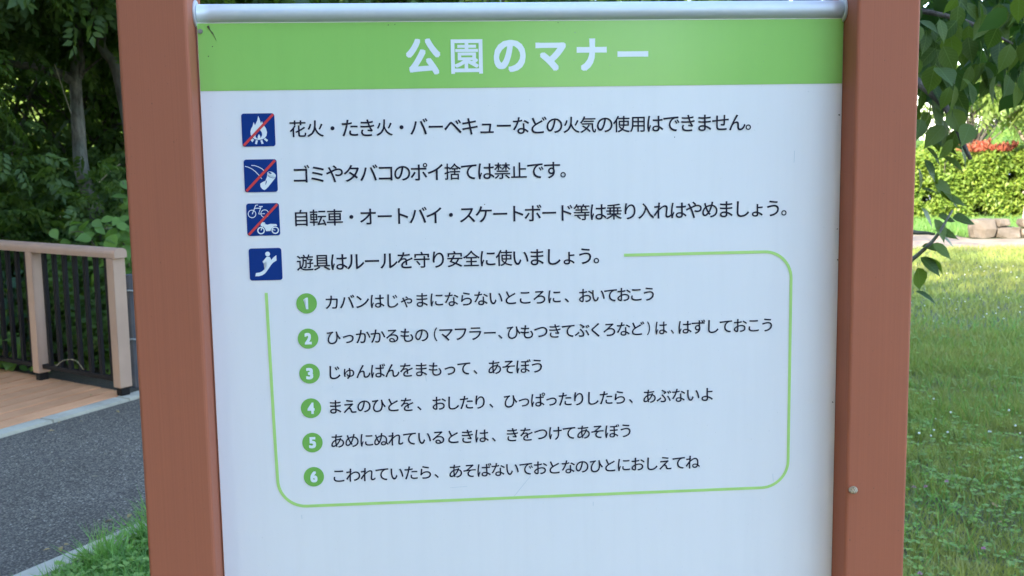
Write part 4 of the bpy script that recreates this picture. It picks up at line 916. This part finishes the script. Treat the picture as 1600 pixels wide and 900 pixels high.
V, Fc = scatter(*L6, bk - cb, frames(np.column_stack([r.normal(size=(n, 2)) * .6, -1 + .3 * r.normal(size=n)]), np.column_stack([r.normal(size=(n, 2)), .5 * np.ones(n)])), .09 + .035 * r.random(n)); link('crown', mesh_np('crown', V, Fc), M['leaf_cherry'], cherry)

# broad leaved shrub at the railing end
br_m = [leaf_mesh('broad_leaf', w, c, f) for w, c, f in ((.36, .20, .06), (.40, .12, .08), (.34, .28, .03))]
def leafy_shrub(name, label, base, stems, nleaf, size, mat, meshes, spread, seed, flatn=.8):
    r = np.random.default_rng(seed); o = empty(name, base, label, 'shrub'); b = np.array(base, float)
    tubes('stem', [(smooth_path(np.array(s) - b, 4), np.linspace(.008, .003, (len(s) - 1) * 4 + 1)) for s in stems], M['twig'], o, 6)
    P = np.vstack([along(s, nleaf // len(stems), spread, r) for s in stems]); n = len(P)
    D = np.column_stack([r.normal(size=n), -.5 + r.normal(size=n) * .6, -.45 + .3 * r.normal(size=n)]); Up = np.column_stack([r.normal(size=n) * .35, -.45 + .3 * r.normal(size=n), flatn * np.ones(n)])
    put_leaves(o, meshes, P, D, Up, size * (.7 + .6 * r.random(n)), M[mat], r); return o
leafy_shrub('broadleaf_shrub', 'bright broad leaved shrub rising behind the end of the hand rail', (-2.75, 8.0, 0), [[(-2.75, 8.0, 0), (-2.8, 7.95, .6), (-2.95, 7.85, .98), (-3.05, 7.8, 1.02)], [(-2.72, 8.0, 0), (-2.7, 7.95, .7), (-2.72, 7.8, 1.0), (-2.85, 7.75, 1.05)], [(-2.7, 8.05, 0), (-2.62, 8.0, .7), (-2.6, 7.9, 1.02), (-2.5, 7.85, 1.08)]], 96, .115, 'leaf_broad', br_m, (.10, .07, .06), 3)
leafy_shrub('seedling', 'slender sprig of pale leaves standing close to the left post above the railing', (-2.66, 8.3, 0), [[(-2.66, 8.3, 0), (-2.7, 8.2, .8), (-2.68, 8.0, 1.2), (-2.72, 7.95, 1.36)]], 9, .10, 'leaf_broad', br_m, (.03, .03, .02), 8, .5)
iv_m = [leaf_mesh('ivy_leaf', w, c, f) for w, c, f in ((.52, .10, .05), (.48, .16, .08))]
leafy_shrub('ivy', 'blue green lobed vine climbing behind the balusters at the far left', (-3.9, 8.5, 0), [[(-3.9, 8.5, 0), (-3.85, 8.4, .4), (-3.8, 8.35, .8)], [(-4.1, 8.6, 0), (-4.05, 8.5, .35), (-3.95, 8.4, .6), (-3.75, 8.35, .5)], [(-3.7, 8.4, 0), (-3.6, 8.3, .3), (-3.75, 8.3, .62)]], 66, .105, 'leaf_ivy', iv_m, (.14, .08, .10), 4)
leafy_shrub('pointed_leaf_bush', 'low bush of pointed bright leaves leaning over the deck edge at far left', (-3.75, 8.0, 0), [[(-3.9, 8.1, 0), (-3.7, 7.98, .2), (-3.55, 7.92, .26)], [(-3.8, 8.1, 0), (-3.85, 7.98, .25), (-3.75, 7.95, .35)], [(-3.7, 8.1, 0), (-3.6, 8.0, .12), (-3.45, 7.95, .12)]], 72, .10, 'leaf_broad', br_m, (.12, .06, .06), 5)
# dense understorey behind the railing
r = np.random.default_rng(17); n = 26000
X = -6.5 + 6.0 * r.random(n); Yl = E0.y + (X - E0.x) * RD.y / RD.x; pos = np.column_stack([X, Yl + .42 + 2.6 * r.random(n) ** 1.4, np.zeros(n)])
top = .38 + .30 * (pos[:, 1] - Yl) + .12 * np.sin(X * 5) + .1 * np.sin(X * 11 + pos[:, 1] * 4); pos[:, 2] = top * r.random(n) ** .6
ok = s_t(pos[:, :2])[1] > 2.12; pos = pos[ok]; n = len(pos)
V, Fc = scatter(*L6, pos, frames(rand_dirs(n, .2, r), np.column_stack([r.normal(size=n) * .4, -.5 + r.normal(size=n) * .3, np.ones(n)])), .055 + .045 * r.random(n)); tag(link('undergrowth', mesh_np('undergrowth', V, Fc), M['leaf_mid']), 'dense dark leafy undergrowth filling the ground behind the railing', kind='stuff')
n = 8000; q = r.random((n, 2)) * [9, 7] + [-8, 8]; ok = (s_t(q)[1] > 2.5); q = q[ok]; n = len(q)
pos = np.column_stack([q, 1.5 * r.random(n) + .1]); V, Fc = scatter(*SPR, pos, frames(rand_dirs(n, .1, r), r.normal(size=(n, 3)) * .5 + [0, 0, 1]), .19); tag(link('woodland_shrubs', mesh_np('woodland_shrubs', V, Fc), M['leaf_dark']), 'dark shrub layer of the wood between the trunks', kind='stuff')
# low ferns at the railing foot and beside the rope fence
n = 700; q = np.array([st(s, t) for s, t in zip(3.0 + 4 * r.random(n), 2.0 + .5 * r.random(n))]); pos = np.column_stack([q, .02 + .28 * r.random(n)])
V, Fc = scatter(*PIN, pos, frames(rand_dirs(n, -.1, r), r.normal(size=(n, 3)) * .4 + [0, 0, 1]), .20); tag(link('ferns', mesh_np('ferns', V, Fc), M['leaf_bright']), 'low fern like weeds at the foot of the rope fence', kind='stuff')
# bare hanging vine stems and pale twigs in the wood
for lab, pts, rad in (('thin pale vine stem hanging below the bare fork', [(85, 100), (92, 120), (100, 145), (111, 177)], .004), ('dry pale twig slanting through the dark wood next to the left post', [(155, 285), (170, 270), (188, 256)], .005), ('curved dry grass stalk arching in front of the balusters', [(87, 572), (100, 563), (118, 563), (131, 578)], .0018)):
    Yd = 9.6 if 'stalk' not in lab else 7.25; P = []
    for x, y in pts:
        ray = r2 * ((x - 800) / F_PX) + d2 * ((y - 450) / F_PX) + fwd; P.append((Vector((0, 0, 1.6)) + ray * (Yd / ray.y))[:])
    tag(tubes('twig' if 'stalk' not in lab else 'grass_stalk', [(smooth_path(P, 4), rad)], M['dry_twig'], None, 5), lab, 'twig' if 'stalk' not in lab else 'grass stalk')
print('TRIS', sum(sum(len(p.vertices) - 2 for p in me.polygons) if len(me.polygons) < 2000 else len(me.polygons) for me in bpy.data.meshes), 'OBJS', len(COL.objects))
